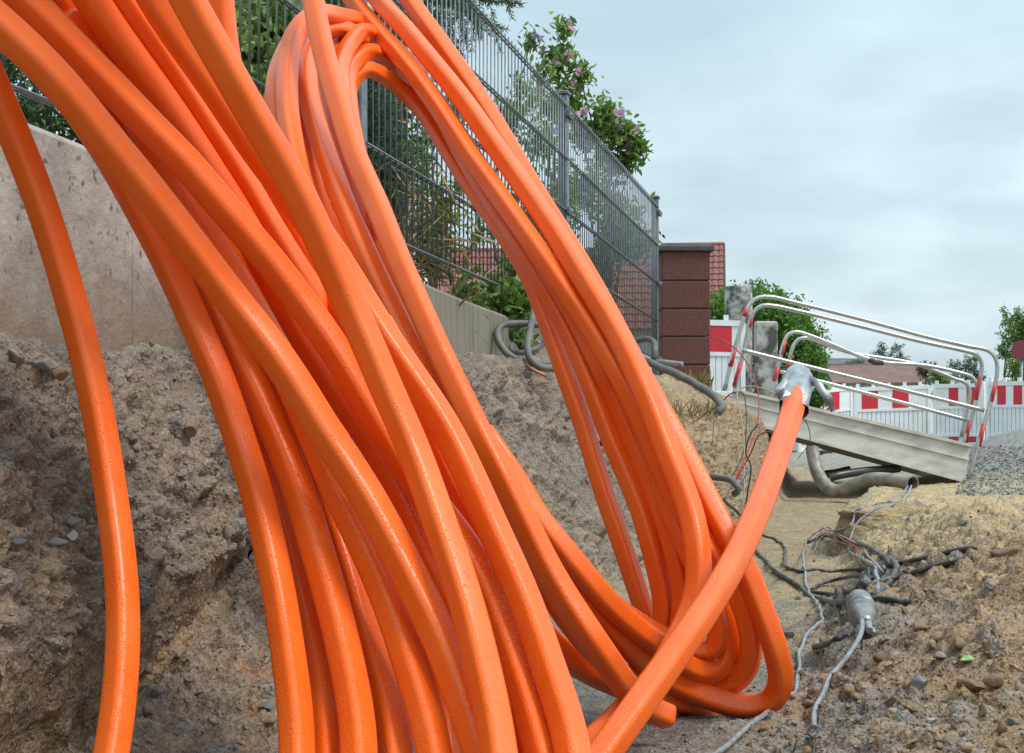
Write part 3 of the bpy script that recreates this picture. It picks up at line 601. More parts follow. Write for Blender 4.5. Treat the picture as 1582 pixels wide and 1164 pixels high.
acable("grey_pipe_stub", [(985, 557, 8.6), (1020, 559, 8.55), (1055, 563, 8.5)], .012, M_CABG, "straight light grey pipe stub lying on the bank before the brown pillar", "pipe")
acable("grey_hose", [(1070, 722, 6.9), (1095, 736, 6.8), (1118, 739, 6.75), (1132, 744, 6.7), (1141, 756, 6.68), (1134, 764, 6.7)], .0135, M_HOSE, "grey hose stub curling out of the bank behind the rear coil", "hose")
acable("buried_rod", [(915, 690, 4.9), (935, 683, 4.8)], .008, M_BLK, "dark rod end sticking out of the bank between the coil loops", "rod")
acable("copper_strip", [(812, 562, 5.25), (822, 571, 5.2), (845, 582, 5.2)], .0042, M_COP, "thin copper coloured strip on top of the bank by the wide hose loop", "strip")
GW = "loose wires over the trench"
wires = [([(1090, 521, 8.5), (1115, 525, 8.3), (1140, 543, 8.1), (1160, 572, 7.9), (1171, 605, 7.8), (1172, 640, 7.7), (1166, 670, 7.6), (1152, 705, 7.5), (1138, 735, 7.4), (1130, 752, 7.3)], .0032, M_WRED, "red wire making a high arc from the brown pillar down into the trench"),
 ([(1112, 625, 8), (1130, 608, 8), (1145, 606, 8), (1152, 625, 7.9), (1153, 660, 7.8), (1148, 700, 7.7), (1130, 740, 7.6)], .003, M_WBLK, "black wire looping beside the red arc and down to the trench"),
 ([(1205, 612, 8), (1180, 601, 8), (1155, 597, 8), (1141, 604, 8), (1140, 622, 7.9), (1146, 650, 7.8), (1150, 700, 7.7), (1148, 780, 7.6), (1142, 815, 7.6)], .0028, M_YEL, "greenish grey wire hooked over near the ramp end and hanging down"),
 ([(1172, 655, 7.4), (1160, 670, 7.4), (1152, 700, 7.4), (1160, 720, 7.4), (1155, 760, 7.4), (1150, 800, 7.4)], .0034, M_WBLK, "thicker black wire hanging beside the diagonal duct"),
 ([(1198, 668, 7.0), (1183, 668, 7.1), (1170, 676, 7.2), (1160, 700, 7.3), (1135, 745, 7.3)], .003, M_WRED, "short dark red wire curving behind the diagonal duct"),
 ([(1226, 640, 3.6), (1240, 645, 3.8), (1250, 665, 4.2), (1250, 685, 4.6), (1232, 710, 5.0)], .0011, M_WBLK, "thin dark wire loop just right of the taped tip"),
 ([(1156, 726, 7.0), (1148, 742, 7.0), (1138, 752, 7.0), (1128, 755, 7.0)], .0035, M_BLU, "short blue wire end by the grey hose stub"),
 ([(1104, 635, 7.6), (1102, 665, 7.55), (1100, 690, 7.5)], .0015, M_WBLK, "fine dark wire dangling from the thick muddy hose"),
 ([(1110, 626, 7.6), (1090, 640, 7.6), (1070, 653, 7.6)], .002, M_WBLK, "fine dark wire slanting across the bank under the muddy hose")]
for pts, r_, m_, lab in wires: acable("thin_wire", pts, r_, m_, lab, "wire", GW, n=6)
# ================================================================== orange ducts
def duct_mat():
    m = mat("orange_duct", (.82, .11, .008), rough=.3, spec=.42)
    t = m.node_tree; b = t.nodes["Principled BSDF"]; nn = t.nodes.new; L = t.links.new
    tcn = [n for n in t.nodes if n.type == 'TEX_COORD'][0]
    # faint dusty scuffs in the skin of the pipe
    nz = nn("ShaderNodeTexNoise"); nz.inputs["Scale"].default_value = 9; nz.inputs["Detail"].default_value = 8; nz.inputs["Roughness"].default_value = .7; L(tcn.outputs["Object"], nz.inputs["Vector"])
    rp = nn("ShaderNodeValToRGB"); rp.color_ramp.elements[0].position = .40; rp.color_ramp.elements[1].position = .72
    rp.color_ramp.elements[0].color = (.86, .118, .006, 1); rp.color_ramp.elements[1].color = (.86, .155, .020, 1); L(nz.outputs["Fac"], rp.inputs[0])
    n2 = nn("ShaderNodeTexNoise"); n2.inputs["Scale"].default_value = 160; n2.inputs["Detail"].default_value = 3; L(tcn.outputs["Object"], n2.inputs["Vector"])
    r2 = nn("ShaderNodeValToRGB"); r2.color_ramp.elements[0].position = .19; r2.color_ramp.elements[1].position = .25
    r2.color_ramp.elements[0].color = (.35, .10, .03, 1); r2.color_ramp.elements[1].color = (1, 1, 1, 1); L(n2.outputs["Fac"], r2.inputs[0])
    ml = nn("ShaderNodeMix"); ml.data_type = 'RGBA'; ml.blend_type = 'MULTIPLY'; ml.inputs[0].default_value = 1
    L(rp.outputs[0], ml.inputs[6]); L(r2.outputs[0], ml.inputs[7]); L(ml.outputs[2], b.inputs["Base Color"])
    # rain film: droplets as small domes, mostly where the pipe faces up
    vo = nn("ShaderNodeTexVoronoi"); vo.inputs["Scale"].default_value = 270; vo.inputs["Randomness"].default_value = 1; L(tcn.outputs["Object"], vo.inputs["Vector"])
    mr = nn("ShaderNodeMapRange"); mr.interpolation_type = 'SMOOTHSTEP'; mr.inputs[1].default_value = .42; mr.inputs[2].default_value = .05; L(vo.outputs["Distance"], mr.inputs[0])
    sp = nn("ShaderNodeSeparateColor"); L(vo.outputs["Color"], sp.inputs[0])
    n3 = nn("ShaderNodeTexNoise"); n3.inputs["Scale"].default_value = 12; n3.inputs["Detail"].default_value = 2; L(tcn.outputs["Object"], n3.inputs["Vector"])
    ge = nn("ShaderNodeNewGeometry"); sx = nn("ShaderNodeSeparateXYZ"); L(ge.outputs["Normal"], sx.inputs[0])
    so = nn("ShaderNodeSeparateXYZ"); L(tcn.outputs["Object"], so.inputs[0])
    wet = nn("ShaderNodeMapRange"); wet.inputs[1].default_value = 1.05; wet.inputs[2].default_value = .25; L(so.outputs[2], wet.inputs[0])
    up = nn("ShaderNodeMapRange"); up.inputs[1].default_value = -.15; up.inputs[2].default_value = .5; up.inputs[3].default_value = .05; L(sx.outputs[2], up.inputs[0])
    m1 = nn("ShaderNodeMath"); m1.operation = 'MULTIPLY'; L(wet.outputs[0], m1.inputs[0]); L(up.outputs[0], m1.inputs[1])
    th = nn("ShaderNodeMath"); th.operation = 'MULTIPLY'; th.inputs[1].default_value = 1.5; L(n3.outputs["Fac"], th.inputs[0])
    m2 = nn("ShaderNodeMath"); m2.operation = 'MULTIPLY'; L(m1.outputs[0], m2.inputs[0]); L(th.outputs[0], m2.inputs[1])
    gt = nn("ShaderNodeMath"); gt.operation = 'LESS_THAN'; L(sp.outputs[0], gt.inputs[0]); L(m2.outputs[0], gt.inputs[1])
    hh = nn("ShaderNodeMath"); hh.operation = 'MULTIPLY'; L(mr.outputs[0], hh.inputs[0]); L(gt.outputs[0], hh.inputs[1])
    bp = nn("ShaderNodeBump"); bp.inputs["Strength"].default_value = .7; bp.inputs["Distance"].default_value = .0008; L(hh.outputs[0], bp.inputs["Height"])
    n4 = nn("ShaderNodeTexNoise"); n4.inputs["Scale"].default_value = 14; n4.inputs["Detail"].default_value = 3; L(tcn.outputs["Object"], n4.inputs["Vector"])
    b2 = nn("ShaderNodeBump"); b2.inputs["Strength"].default_value = .12; b2.inputs["Distance"].default_value = .004; L(n4.outputs["Fac"], b2.inputs["Height"]); L(bp.outputs[0], b2.inputs["Normal"])
    L(b2.outputs[0], b.inputs["Normal"])
    mrr = nn("ShaderNodeMapRange"); mrr.inputs[3].default_value = .30; mrr.inputs[4].default_value = .40; L(nz.outputs["Fac"], mrr.inputs[0])
    rm = nn("ShaderNodeMath"); rm.operation = 'MULTIPLY_ADD'; rm.inputs[1].default_value = -.22; L(hh.outputs[0], rm.inputs[0]); L(mrr.outputs[0], rm.inputs[2]); L(rm.outputs[0], b.inputs["Roughness"])
    return m
M_DUCT = duct_mat()
def sq_profile(s, rr=.30, n=6):
    """rounded square section: side s, corner radius rr*s"""
    h = s/2; r = s*rr; pts = []
    for k, (cx, cy) in enumerate(((1, 1), (-1, 1), (-1, -1), (1, -1))):
        for j in range(n):
            a = math.pi/2*(k + j/(n-1)); pts.append((cx*(h-r)+r*math.cos(a), cy*(h-r)+r*math.sin(a)))
    return pts
SPEC = []
def duct(name, pts, parent, s=.0342, phi=45, ext0=0, ext1=0, step=.012, rr=.27, zfun=None):
    s *= 1.0
    """pts: (px, py, Z[, phi]) along the middle of one pipe"""
    Q = []
    for q in pts:
        ph = q[3] if len(q) > 3 else None
        Q.append([q[0], q[1], q[2], ph])
    # fill missing phi
    ks = [i for i, q in enumerate(Q) if q[3] is not None]
    for i, q in enumerate(Q):
        if q[3] is None: q[3] = float(np.interp(i, ks, [Q[k][3] for k in ks])) if ks else phi
    W = [list(P(a, b, z)) + [ph] for a, b, z, ph in Q]
    def extend(W, e, end):
        a, b = (W[-1], W[-2]) if end else (W[0], W[1]); t = Vector(a[:3])-Vector(b[:3]); t.normalize(); res = []; p = Vector(a[:3])
        for k in range(1, int(e/.08)+1):
            p = p + t*.08
            if end: t = (t*1.0+Vector((0, 0, .0))).normalized()
            else: t = (t + Vector((-.10, .03, -.13))).normalized()
            if p.z < .02: break
            res.append(list(p)+[a[3]])
        return W+res if end else res[::-1]+W
    if ext0: W = extend(W, ext0, False)
    if ext1: W = extend(W, ext1, True)
    C = spline(W, step)
    # light smoothing of the traced line
    for _ in range(10): C[1:-1] = C[1:-1]*.5 + (C[:-2]+C[2:])*.25
    o = link(name, bpy.data.meshes.new(name), M_DUCT, parent)
    SPEC.append(dict(C=C, s=s, rr=rr, o=o)); return o
def separate():
    """slide the pipes along the line of sight until none runs through another"""
    eye = np.array([0, 0, CH]); S = SPEC; lens = [len(q['C']) for q in S]; ids = np.repeat(np.arange(len(S)), lens); X = np.concatenate([q['C'][:, :3] for q in S]); sz = np.repeat([q['s'] for q in S], lens)
    ray = X-eye; k0 = np.ones(len(X)); D0 = np.linalg.norm(ray, axis=1); U = ray/D0[:, None]; D = D0.copy(); st = np.r_[0, np.cumsum(lens)]
    # candidate pairs: close together as seen from the camera
    A = U[:, [0, 2]]; I_ = []; J_ = []
    for i0 in range(0, len(X), 500):
        d2 = ((A[i0:i0+500, None]-A[None])**2).sum(2); m = (d2 < (.022)**2) & (ids[i0:i0+500, None] < ids[None]) & (np.abs(D0[i0:i0+500, None]-D0[None]) < .25); a_, b_ = np.nonzero(m); I_.append(a_+i0); J_.append(b_)
    I_ = np.concatenate(I_); J_ = np.concatenate(J_)
    for it in range(60):
        Xc = eye+U*D[:, None]; df = Xc[I_]-Xc[J_]; dist = np.linalg.norm(df, axis=1); need = (sz[I_]+sz[J_])/2*1.03; dep = D[I_]-D[J_]; lat2 = np.maximum(dist**2-dep**2, 0); want = np.sqrt(np.maximum(need**2-lat2, 0)); sg = np.where(dep == 0, 1, np.sign(dep)); ov = want-np.abs(dep); m = ov > 0
        if not m.any(): break
        pu = np.zeros(len(X)); pn = np.zeros(len(X)); w_ = ov[m]*.5*sg[m]
        np.maximum.at(pu, I_[m], w_); np.minimum.at(pn, I_[m], w_); np.maximum.at(pu, J_[m], -w_); np.minimum.at(pn, J_[m], -w_)
        D += (pu+pn)*.8
        for a_, b_ in zip(st[:-1], st[1:]):
            d = D[a_:b_]-D0[a_:b_]
            for _ in range(6): d[1:-1] = d[1:-1]*.5+(d[:-2]+d[2:])*.25; d[0] = d[1]; d[-1] = d[-2]
            D[a_:b_] = D0[a_:b_]+d
    print('duct overlaps left', int(m.sum()), 'max', float(ov.max()) if len(ov) else 0)
    Xc = eye+U*D[:, None]
    for q, a_, b_ in zip(S, st[:-1], st[1:]): q['C'][:, :3] = Xc[a_:b_]
def build_duct(q):
    C, s, rr, o = q['C'], q['s'], q['rr'], q['o']
    pr = sq_profile(s, rr); n = len(pr); k = len(C); eye = np.array([0, 0, CH])
    T = np.gradient(C[:, :3], axis=0); T /= np.linalg.norm(T, axis=1, keepdims=True)
    vs = np.zeros((k, n, 3)); Nv = eye - C[:, :3]; Nv[:, 1] = np.minimum(Nv[:, 1], -1); Nv -= T*(Nv*T).sum(1, keepdims=True); Nv /= np.linalg.norm(Nv, axis=1, keepdims=True)
    B = np.cross(T, Nv)
    ph = np.radians(C[:, 3]); 
    for j, (a, b) in enumerate(pr):
        ca, sa = np.cos(ph), np.sin(ph); u = a*ca-b*sa; v = a*sa+b*ca
        vs[:, j] = C[:, :3] + Nv*u[:, None] + B*v[:, None]
    # rounded ends
    vl = vs.reshape(-1, 3).tolist(); fs = []
    for i in range(k-1):
        for j in range(n): fs.append((i*n+j, (i+1)*n+j, (i+1)*n+(j+1) % n, i*n+(j+1) % n))
    for e, sgn in ((0, -1), (k-1, 1)):
        prev = [e*n+j for j in range(n)]
        for q in (.55, .85):
            base = len(vl)
            for j in range(n): vl.append((C[e, :3]+(vs[e, j]-C[e, :3])*(1-q**2*.55) + T[e]*sgn*s*.22*q).tolist())
            for j in range(n):
                a_, b_, c__, d_ = prev[j], prev[(j+1) % n], base+(j+1) % n, base+j
                fs.append((a_, b_, c__, d_) if sgn < 0 else (d_, c__, b_, a_))
            prev = [base+j for j in range(n)]
        fs.append(tuple(prev) if sgn < 0 else tuple(reversed(prev)))
    me = o.data; me.from_pydata(vl, [], fs); me.polygons.foreach_set("use_smooth", [True]*len(me.polygons)); me.update()
def Z(pts, *zs):
    """attach distances: zs is a list of (fraction of list, Z[, phi])"""
    n = len(pts)-1; fr = [z[0] for z in zs]; 
    return [(a, b, float(np.interp(i/n, fr, [z[1] for z in zs])), float(np.interp(i/n, fr, [z[2] for z in zs]))) for i, (a, b) in enumerate(pts)]

def bow(y): return float(np.interp(y, [-120, 0, 250, 450, 700, 950, 1164, 1300], [-.20, -.15, -.03, .05, .04, -.05, -.17, -.25]))
def ZB(pts, *zs): return [(a, b, z+bow(b), ph) for a, b, z, ph in Z(pts, *zs)]
# ---- the single loose length at the far left
L0 = ZB([(-95, -110), (-62, 0), (-27, 95), (27, 220), (62, 310), (91, 400), (141, 586), (174, 780), (188, 900), (190, 985), (184, 1080), (172, 1164), (150, 1290)], (0, 2.16, 45), (.5, 2.06, 50), (1, 2.04, 48))
s0 = duct("orange_duct", L0, None, s=.0330, ext0=.5)
tag(s0, "single orange duct hanging apart at the left, before the bare concrete and soil", "duct")

# ---- front coil
coilA = empty("duct_coil", P(600, 1290, 2.1), "nearer coil of wet orange duct filling the front, loops running out of top and bottom", "duct coil", "orange coils of duct")
A = [(-60, -12), (0, 38), (60, 93), (115, 153), (163, 216), (203, 262), (255, 327), (302, 388), (362, 467), (413, 530), (475, 622), (503, 672), (533, 712), (586, 799), (636, 896), (676, 976), (706, 1050), (728, 1110), (745, 1164), (778, 1290)]
B = [(-20, -50), (45, 3), (112, 73), (174, 135), (235, 200), (287, 250), (327, 299), (380, 360), (431, 420), (478, 484), (515, 535), (545, 585), (578, 640), (612, 695), (650, 755), (685, 800), (712, 835), (747, 892), (774, 960), (795, 1020), (808, 1060), (822, 1104), (838, 1164), (870, 1290)]
Fp = [(260, -60), (289, 0), (320, 55), (352, 110), (388, 175), (425, 235), (461, 297), (487, 350), (501, 385), (536, 462), (569, 533), (605, 620), (630, 672), (661, 755), (687, 830), (709, 892), (729, 960), (748, 1040), (762, 1104), (771, 1164), (785, 1290)]
E = [(205, -60), (237, 0), (270, 50), (310, 105), (348, 160), (382, 213), (418, 262), (450, 305), (480, 345), (514, 392), (562, 470), (610, 545), (652, 605), (683, 650), (712, 706), (738, 763), (764, 822), (791, 880), (814, 935), (836, 997), (856, 1058), (873, 1104), (886, 1164), (905, 1290)]
Hp = [(110, -50), (141, 0), (180, 58), (222, 115), (262, 170), (308, 240), (344, 295), (375, 345), (405, 400), (437, 460), (464, 512), (491, 556), (525, 608), (575, 680), (618, 750), (647, 820), (675, 885), (708, 950), (745, 1010), (775, 1060), (800, 1104), (818, 1164), (850, 1290)]
I = [(150, -60), (190, 0), (238, 70), (279, 132), (315, 190), (349, 240), (378, 288), (405, 335), (430, 375), (455, 415), (495, 475), (535, 545), (575, 615)]
Tt = [(100, 30), (160, 105), (205, 170), (240, 225), (275, 285), (305, 338), (340, 395), (375, 450), (405, 505), (435, 560), (462, 618), (490, 685), (512, 740), (534, 785), (553, 822), (577, 873), (602, 934), (625, 1000), (643, 1060), (658, 1104), (671, 1164), (690, 1290)]
Pp = [(-30, 0), (25, 55), (75, 108), (120, 165), (160, 225), (196, 285), (222, 335), (248, 382), (289, 471), (318, 537), (345, 602), (368, 672), (392, 745), (412, 825), (428, 900), (441, 980), (452, 1060), (457, 1104), (459, 1164), (455, 1290)]
Qq = [(-20, -40), (30, 10), (80, 62), (125, 112), (165, 162), (202, 215), (235, 268), (265, 330), (290, 382), (328, 458), (362, 530), (398, 602), (426, 665), (451, 728), (471, 785), (484, 830), (505, 900), (526, 980), (543, 1060), (551, 1104), (555, 1164), (552, 1290)]
Rr = [(330, 545), (365, 620), (398, 690), (424, 760), (446, 830), (464, 910), (483, 990), (496, 1060), (500, 1104), (505, 1164), (505, 1290)]
Ss = [(310, 400), (360, 480), (400, 545), (435, 610), (465, 680), (492, 745), (518, 815), (541, 890), (566, 980), (589, 1050), (603, 1104), (612, 1164), (620, 1290)]
D2 = [(60, -60), (98, 0), (140, 55), (180, 112), (215, 180), (252, 245), (300, 318), (345, 385), (390, 450), (425, 505), (455, 557), (482, 612), (512, 672), (552, 745), (598, 830), (640, 920), (668, 1010), (690, 1104), (700, 1290)]
G2 = [(585, 500), (608, 540), (638, 600), (668, 662), (700, 735), (735, 800), (775, 870), (800, 950), (820, 1040), (835, 1164), (850, 1290)]
E2 = [(332, -80), (338, 0), (343, 60), (353, 120), (370, 165), (389, 205), (405, 250), (430, 305), (454, 355), (482, 405), (512, 460), (547, 520), (585, 590), (630, 680)]
pa = coilA
duct("duct_loop", ZB(A, (0, 2.05, 42), (.5, 2.04, 47), (.8, 2.06, 40), (1, 2.08, 45)), pa, ext0=.5, s=.0365)
duct("duct_loop", ZB(B, (0, 2.12, 42), (.4, 2.13, 45), (.6, 2.14, 50), (1, 2.08, 45)), pa, ext0=.5)
duct("duct_loop", ZB(Fp, (0, 2.10, 30), (.25, 2.08, 28), (.4, 2.06, 32), (.6, 2.04, 46), (.75, 2.02, 54), (1, 2.0, 56)), pa, ext0=.5)
duct("duct_loop", ZB(E, (0, 2.16, 70), (.3, 2.18, 55), (.5, 2.13, 30), (.75, 2.08, 38), (1, 2.05, 42)), pa, ext0=.5)
duct("duct_loop", ZB(Hp, (0, 2.17, 50), (.35, 2.21, 40), (.7, 2.18, 55), (1, 2.14, 45)), pa, ext0=.5)
duct("duct_loop", ZB(I, (0, 2.2, 25), (.6, 2.24, 30), (1, 2.30, 45)), pa, ext0=.5)
duct("duct_loop", ZB(Tt, (0, 2.20, 60), (.35, 2.17, 50), (.6, 2.12, 42), (1, 2.08, 40)), pa)
duct("duct_loop", ZB(Pp, (0, 2.16, 60), (.4, 2.15, 60), (.7, 2.12, 45), (1, 2.07, 45)), pa, ext0=.5)
duct("duct_loop", ZB(Qq, (0, 2.19, 60), (.4, 2.19, 55), (.7, 2.13, 45), (1, 2.07, 45)), pa, ext0=.5, s=.0352)
duct("duct_loop", ZB(Rr, (0, 2.24, 45), (.6, 2.18, 45), (1, 2.11, 45)), pa)
duct("duct_loop", ZB(Ss, (0, 2.24, 45), (.6, 2.19, 45), (1, 2.12, 60)), pa)
duct("duct_loop", ZB(D2, (0, 2.22, 60), (.5, 2.26, 60), (1, 2.22, 45)), pa, ext0=.5)
duct("duct_loop", ZB(E2, (0, 2.60, 20), (.3, 2.5, 25), (.5, 2.30, 40), (1, 2.26, 45)), pa, s=.038, ext0=.3)

duct("duct_loop", ZB(G2, (0, 2.30, 45), (.4, 2.22, 50), (1, 2.14, 45)), pa)

# ---- rear coil, upright loops leaning toward the fence
coilB = empty("duct_coil", P(1120, 1105, 2.85), "farther coil of orange duct standing on edge, its loops ending on the trench floor", "duct coil", "orange coils of duct")
pb = coilB
N0 = [(478, 45), (455, 60), (438, 88), (427, 125), (424, 165), (430, 210), (445, 260), (468, 320), (505, 390), (560, 480), (615, 565)]
N1 = [(650, 118), (600, 66), (562, 38), (530, 28), (500, 22), (474, 32), (455, 55), (446, 90), (443, 140), (446, 190), (455, 240), (470, 300), (498, 360), (537, 420), (578, 482), (618, 545), (655, 605), (695, 665)]
N2 = [(520, 60), (490, 68), (470, 95), (463, 135), (464, 180), (470, 230), (482, 285), (505, 345), (545, 420)]
N3 = [(560, 60), (530, 45), (500, 48), (480, 70), (474, 105), (478, 150), (492, 205), (511, 260), (533, 318), (556, 372), (580, 425), (606, 480), (640, 548), (672, 610), (705, 665), (740, 730)]
N4 = [(560, 75), (530, 70), (508, 90), (505, 130), (515, 190), (535, 250), (560, 315), (585, 375), (618, 448), (655, 530), (690, 598), (722, 650), (760, 700), (805, 765), (842, 815), (868, 845), (896, 880), (928, 918), (963, 955), (1010, 992), (1050, 1022), (1085, 1042), (1112, 1042), (1129, 1020), (1130, 985), (1120, 935), (1103, 890), (1076, 838), (1048, 780), (1027, 718), (1004, 660), (980, 612), (962, 575), (945, 535)]
R1 = [(472, -50), (484, 0), (492, 45), (507, 107), (526, 170), (548, 240), (585, 322), (607, 380), (645, 468), (682, 550), (712, 612), (743, 676), (770, 725), (797, 778), (847, 880), (884, 940), (923, 998), (962, 1055), (985, 1083), (1012, 1103), (1032, 1108)]
R2 = [(745, 670), (790, 735), (835, 810), (875, 880), (905, 925), (935, 958), (973, 1000), (1020, 1042), (1062, 1065), (1115, 1086), (1165, 1097), (1195, 1093), (1208, 1072), (1208, 1040), (1201, 1010), (1189, 975), (1172, 930), (1153, 880), (1127, 835), (1100, 785), (1075, 735), (1048, 685), (1012, 622), (972, 548), (932, 472), (892, 402), (850, 335), (815, 278), (785, 226), (742, 155), (690, 80), (632, 0), (600, -50)]
R6 = [(545, -55), (584, 0), (622, 40), (651, 75), (708, 145), (735, 182), (762, 222), (806, 284), (850, 348), (893, 417), (913, 450), (953, 515), (989, 590), (1010, 640), (1028, 690), (1047, 735), (1066, 785), (1078, 840), (1081, 895), (1076, 930), (1062, 962), (1044, 995), (1015, 1045), (975, 1088), (935, 1128), (880, 1180), (820, 1260)]
R7 = [(470, -90), (510, -45), (550, 8), (590, 55), (618, 88), (640, 115), (670, 157), (700, 202), (725, 240), (755, 280), (814, 363), (860, 428), (882, 460), (912, 505), (950, 568), (985, 630), (1010, 690), (1035, 750), (1066, 805), (1095, 850), (1124, 890), (1143, 920), (1158, 965), (1164, 1003), (1156, 1036), (1138, 1058), (1110, 1072), (1078, 1070), (1040, 1050)]
W1 = [(545, 235), (537, 185), (538, 142), (552, 115), (575, 107), (600, 122), (630, 148), (660, 182), (688, 228), (724, 285), (775, 358), (820, 432), (847, 503), (874, 580), (903, 662), (931, 755), (957, 830), (976, 885), (990, 930), (1003, 965), (1014, 992)]
V2 = [(588, 350), (566, 300), (551, 240), (542, 195), (538, 160), (537, 120), (551, 92), (578, 80), (604, 92), (640, 125), (680, 175), (715, 240), (757, 310), (800, 375), (840, 440), (867, 490), (893, 545), (915, 600), (937, 660), (964, 725), (989, 784), (1005, 840), (1019, 895), (1027, 935), (1027, 970), (1015, 1000)]
V1 = [(582, 330), (554, 255), (535, 200), (527, 140), (527, 100), (542, 66), (565, 48), (592, 60), (630, 100), (680, 165), (726, 235), (775, 305), (820, 375), (860, 440), (895, 500), (922, 555), (948, 610), (970, 660), (996, 722), (1020, 784), (1038, 840), (1052, 895), (1056, 930), (1050, 980), (1035, 1010)]
W4 = [(800, 345), (835, 395), (855, 418), (882, 450), (914, 505), (940, 555), (968, 610), (992, 660), (1014, 720), (1034, 784), (1055, 835), (1078, 880), (1098, 925), (1111, 965), (1114, 1000), (1098, 1018), (1072, 1012), (1035, 990), (992, 968), (962, 948), (938, 928)]
U1 = [(700, 610), (738, 680), (770, 745), (800, 815), (830, 880), (860, 932), (893, 978), (930, 1018), (972, 1050), (1020, 1075), (1062, 1090), (1110, 1100)]
U2 = [(790, 930), (830, 972), (868, 1010), (905, 1035), (942, 1052), (985, 1070)]
ZR = [(-90, 3.95), (0, 3.80), (200, 3.45), (400, 3.15), (600, 2.95), (850, 2.80), (1000, 2.80), (1110, 2.88)]    # leg leaning on the fence
ZL = [(-90, 3.35), (0, 3.2), (200, 2.95), (400, 2.74), (700, 2.55), (1000, 2.50), (1110, 2.62)]                     # leg nearer the camera
def leg(pts, off, *ph, blend=None):
    """distance from the height in the picture; blend = list of (fraction, 0 near leg .. 1 fence leg)"""
    n = len(pts)-1; r = []
    for i, (x, y) in enumerate(pts):
        t = i/n; k = 1 if blend is None else float(np.interp(t, [b[0] for b in blend], [b[1] for b in blend])); o = off if not isinstance(off, list) else float(np.interp(t, [b[0] for b in off], [b[1] for b in off]))
        r.append((x, y, ip(y, ZR)*k+ip(y, ZL)*(1-k)+o, float(np.interp(t, [p_[0] for p_ in ph], [p_[1] for p_ in ph])))) 
    return r
S_ = .0325
duct("duct_loop", leg(N0, .10, (0, 45), (1, 45), blend=[(0, .6), (.3, .1), (1, 0)]), pb, s=S_)
duct("duct_loop", leg(N1, [(0, .16), (.12, .10), (.2, .05), (1, .05)], (0, 60), (.25, 30), (.5, 50), (1, 45), blend=[(0, 1), (.12, .9), (.3, .2), (.5, 0), (1, 0)]), pb, s=S_+.002)
duct("duct_loop", leg(N2, .13, (0, 45), (1, 45), blend=[(0, .8), (.4, .2), (1, 0)]), pb, s=S_)
duct("duct_loop", leg(N3, .04, (0, 45), (.4, 50), (1, 55), blend=[(0, .9), (.25, .3), (.5, 0), (1, 0)]), pb, s=S_+.001)
duct("duct_loop", leg(N4, .07, (0, 45), (.3, 45), (.5, 62), (.62, 65), (.72, 20), (1, 45), blend=[(0, .9), (.15, .4), (.3, 0), (.5, .1), (.62, .8), (.7, 1), (1, 1)]), pb, s=S_)
duct("duct_loop", leg(R1, -.02, (0, 30), (.5, 20), (.75, 45), (1, 65), blend=[(0, 0), (1, 0)]), pb, ext0=.2, s=.035)
duct("duct_loop", leg(R2, [(0, .08), (.3, .0), (.4, .0), (1, .03)], (0, 62), (.22, 66), (.34, 72), (.42, 30), (.6, 25), (.8, 35), (1, 45), blend=[(0, 0), (.12, .2), (.25, 1), (1, 1)]), pb, ext1=.3, s=.0355)
duct("duct_loop", leg(R6, [(0, -.02), (.55, -.05), (.8, -.12), (1, -.2)], (0, 25), (.3, 30), (.5, 30), (.72, 35), (.84, 25), (1, 30), blend=[(0, 1), (.8, 1), (.9, .4), (1, 0)]), pb, ext0=.3, s=.0355)
duct("duct_loop", leg(R7, [(0, 0), (.6, .02), (1, .05)], (0, 30), (.35, 35), (.7, 35), (.84, 12), (.93, 35), (1, 60)), pb, ext0=.2, s=.0335)
duct("duct_loop", leg(W1, .14, (0, 45), (.2, 60), (.5, 55), (.8, 30), (1, 45), blend=[(0, .3), (.3, 1), (1, 1)]), pb, s=.0295)
duct("duct_loop", leg(V2, [(0, .1), (.3, .08), (1, .10)], (0, 40), (.2, 30), (.5, 55), (.85, 35), (1, 25), blend=[(0, 0), (.15, .2), (.3, 1), (1, 1)]), pb, s=.031)
duct("duct_loop", leg(V1, [(0, .08), (.3, .05), (1, .09)], (0, 35), (.2, 30), (.4, 55), (.85, 35), (1, 30), blend=[(0, 0), (.12, .2), (.28, 1), (1, 1)]), pb, s=.031)
duct("duct_loop", leg(W4, [(0, .07), (.6, .06), (1, .1)], (0, 50), (.5, 40), (.7, 15), (.8, 40), (1, 60)), pb, s=.031)
duct("duct_loop", leg(U1, .10, (0, 65), (1, 70), blend=[(0, 0), (.6, .2), (1, .9)]), pb, s=.034)
duct("duct_loop", leg(U2, .16, (0, 68), (1, 68), blend=[(0, 0), (1, .4)]), pb, s=.038)

# ---- the free end standing across the rear coil, sealed with silver tape
Xp = [(1234, 588), (1228, 620), (1218, 655), (1203, 700), (1175, 778), (1140, 858), (1095, 935), (1045, 1008), (995, 1078), (945, 1148), (905, 1200), (850, 1270)]
xz = [3.34, 3.26, 3.16, 3.03, 2.82, 2.66, 2.50, 2.38, 2.29, 2.22, 2.17, 2.10]
xe = duct("orange_duct", [(a, b, z, 38) for (a, b), z in zip(Xp, xz)], None, s=.0362)
tag(xe, "free end of orange duct across the farther coil, tip sealed with silver tape", "duct")
M_TAPE = mat("silver_tape", (.42, .43, .44), rough=.32, metal=.55, var=.35, vscale=30, bump=.7, bscale=55, bdist=.006)
separate()
for q in SPEC: build_duct(q)
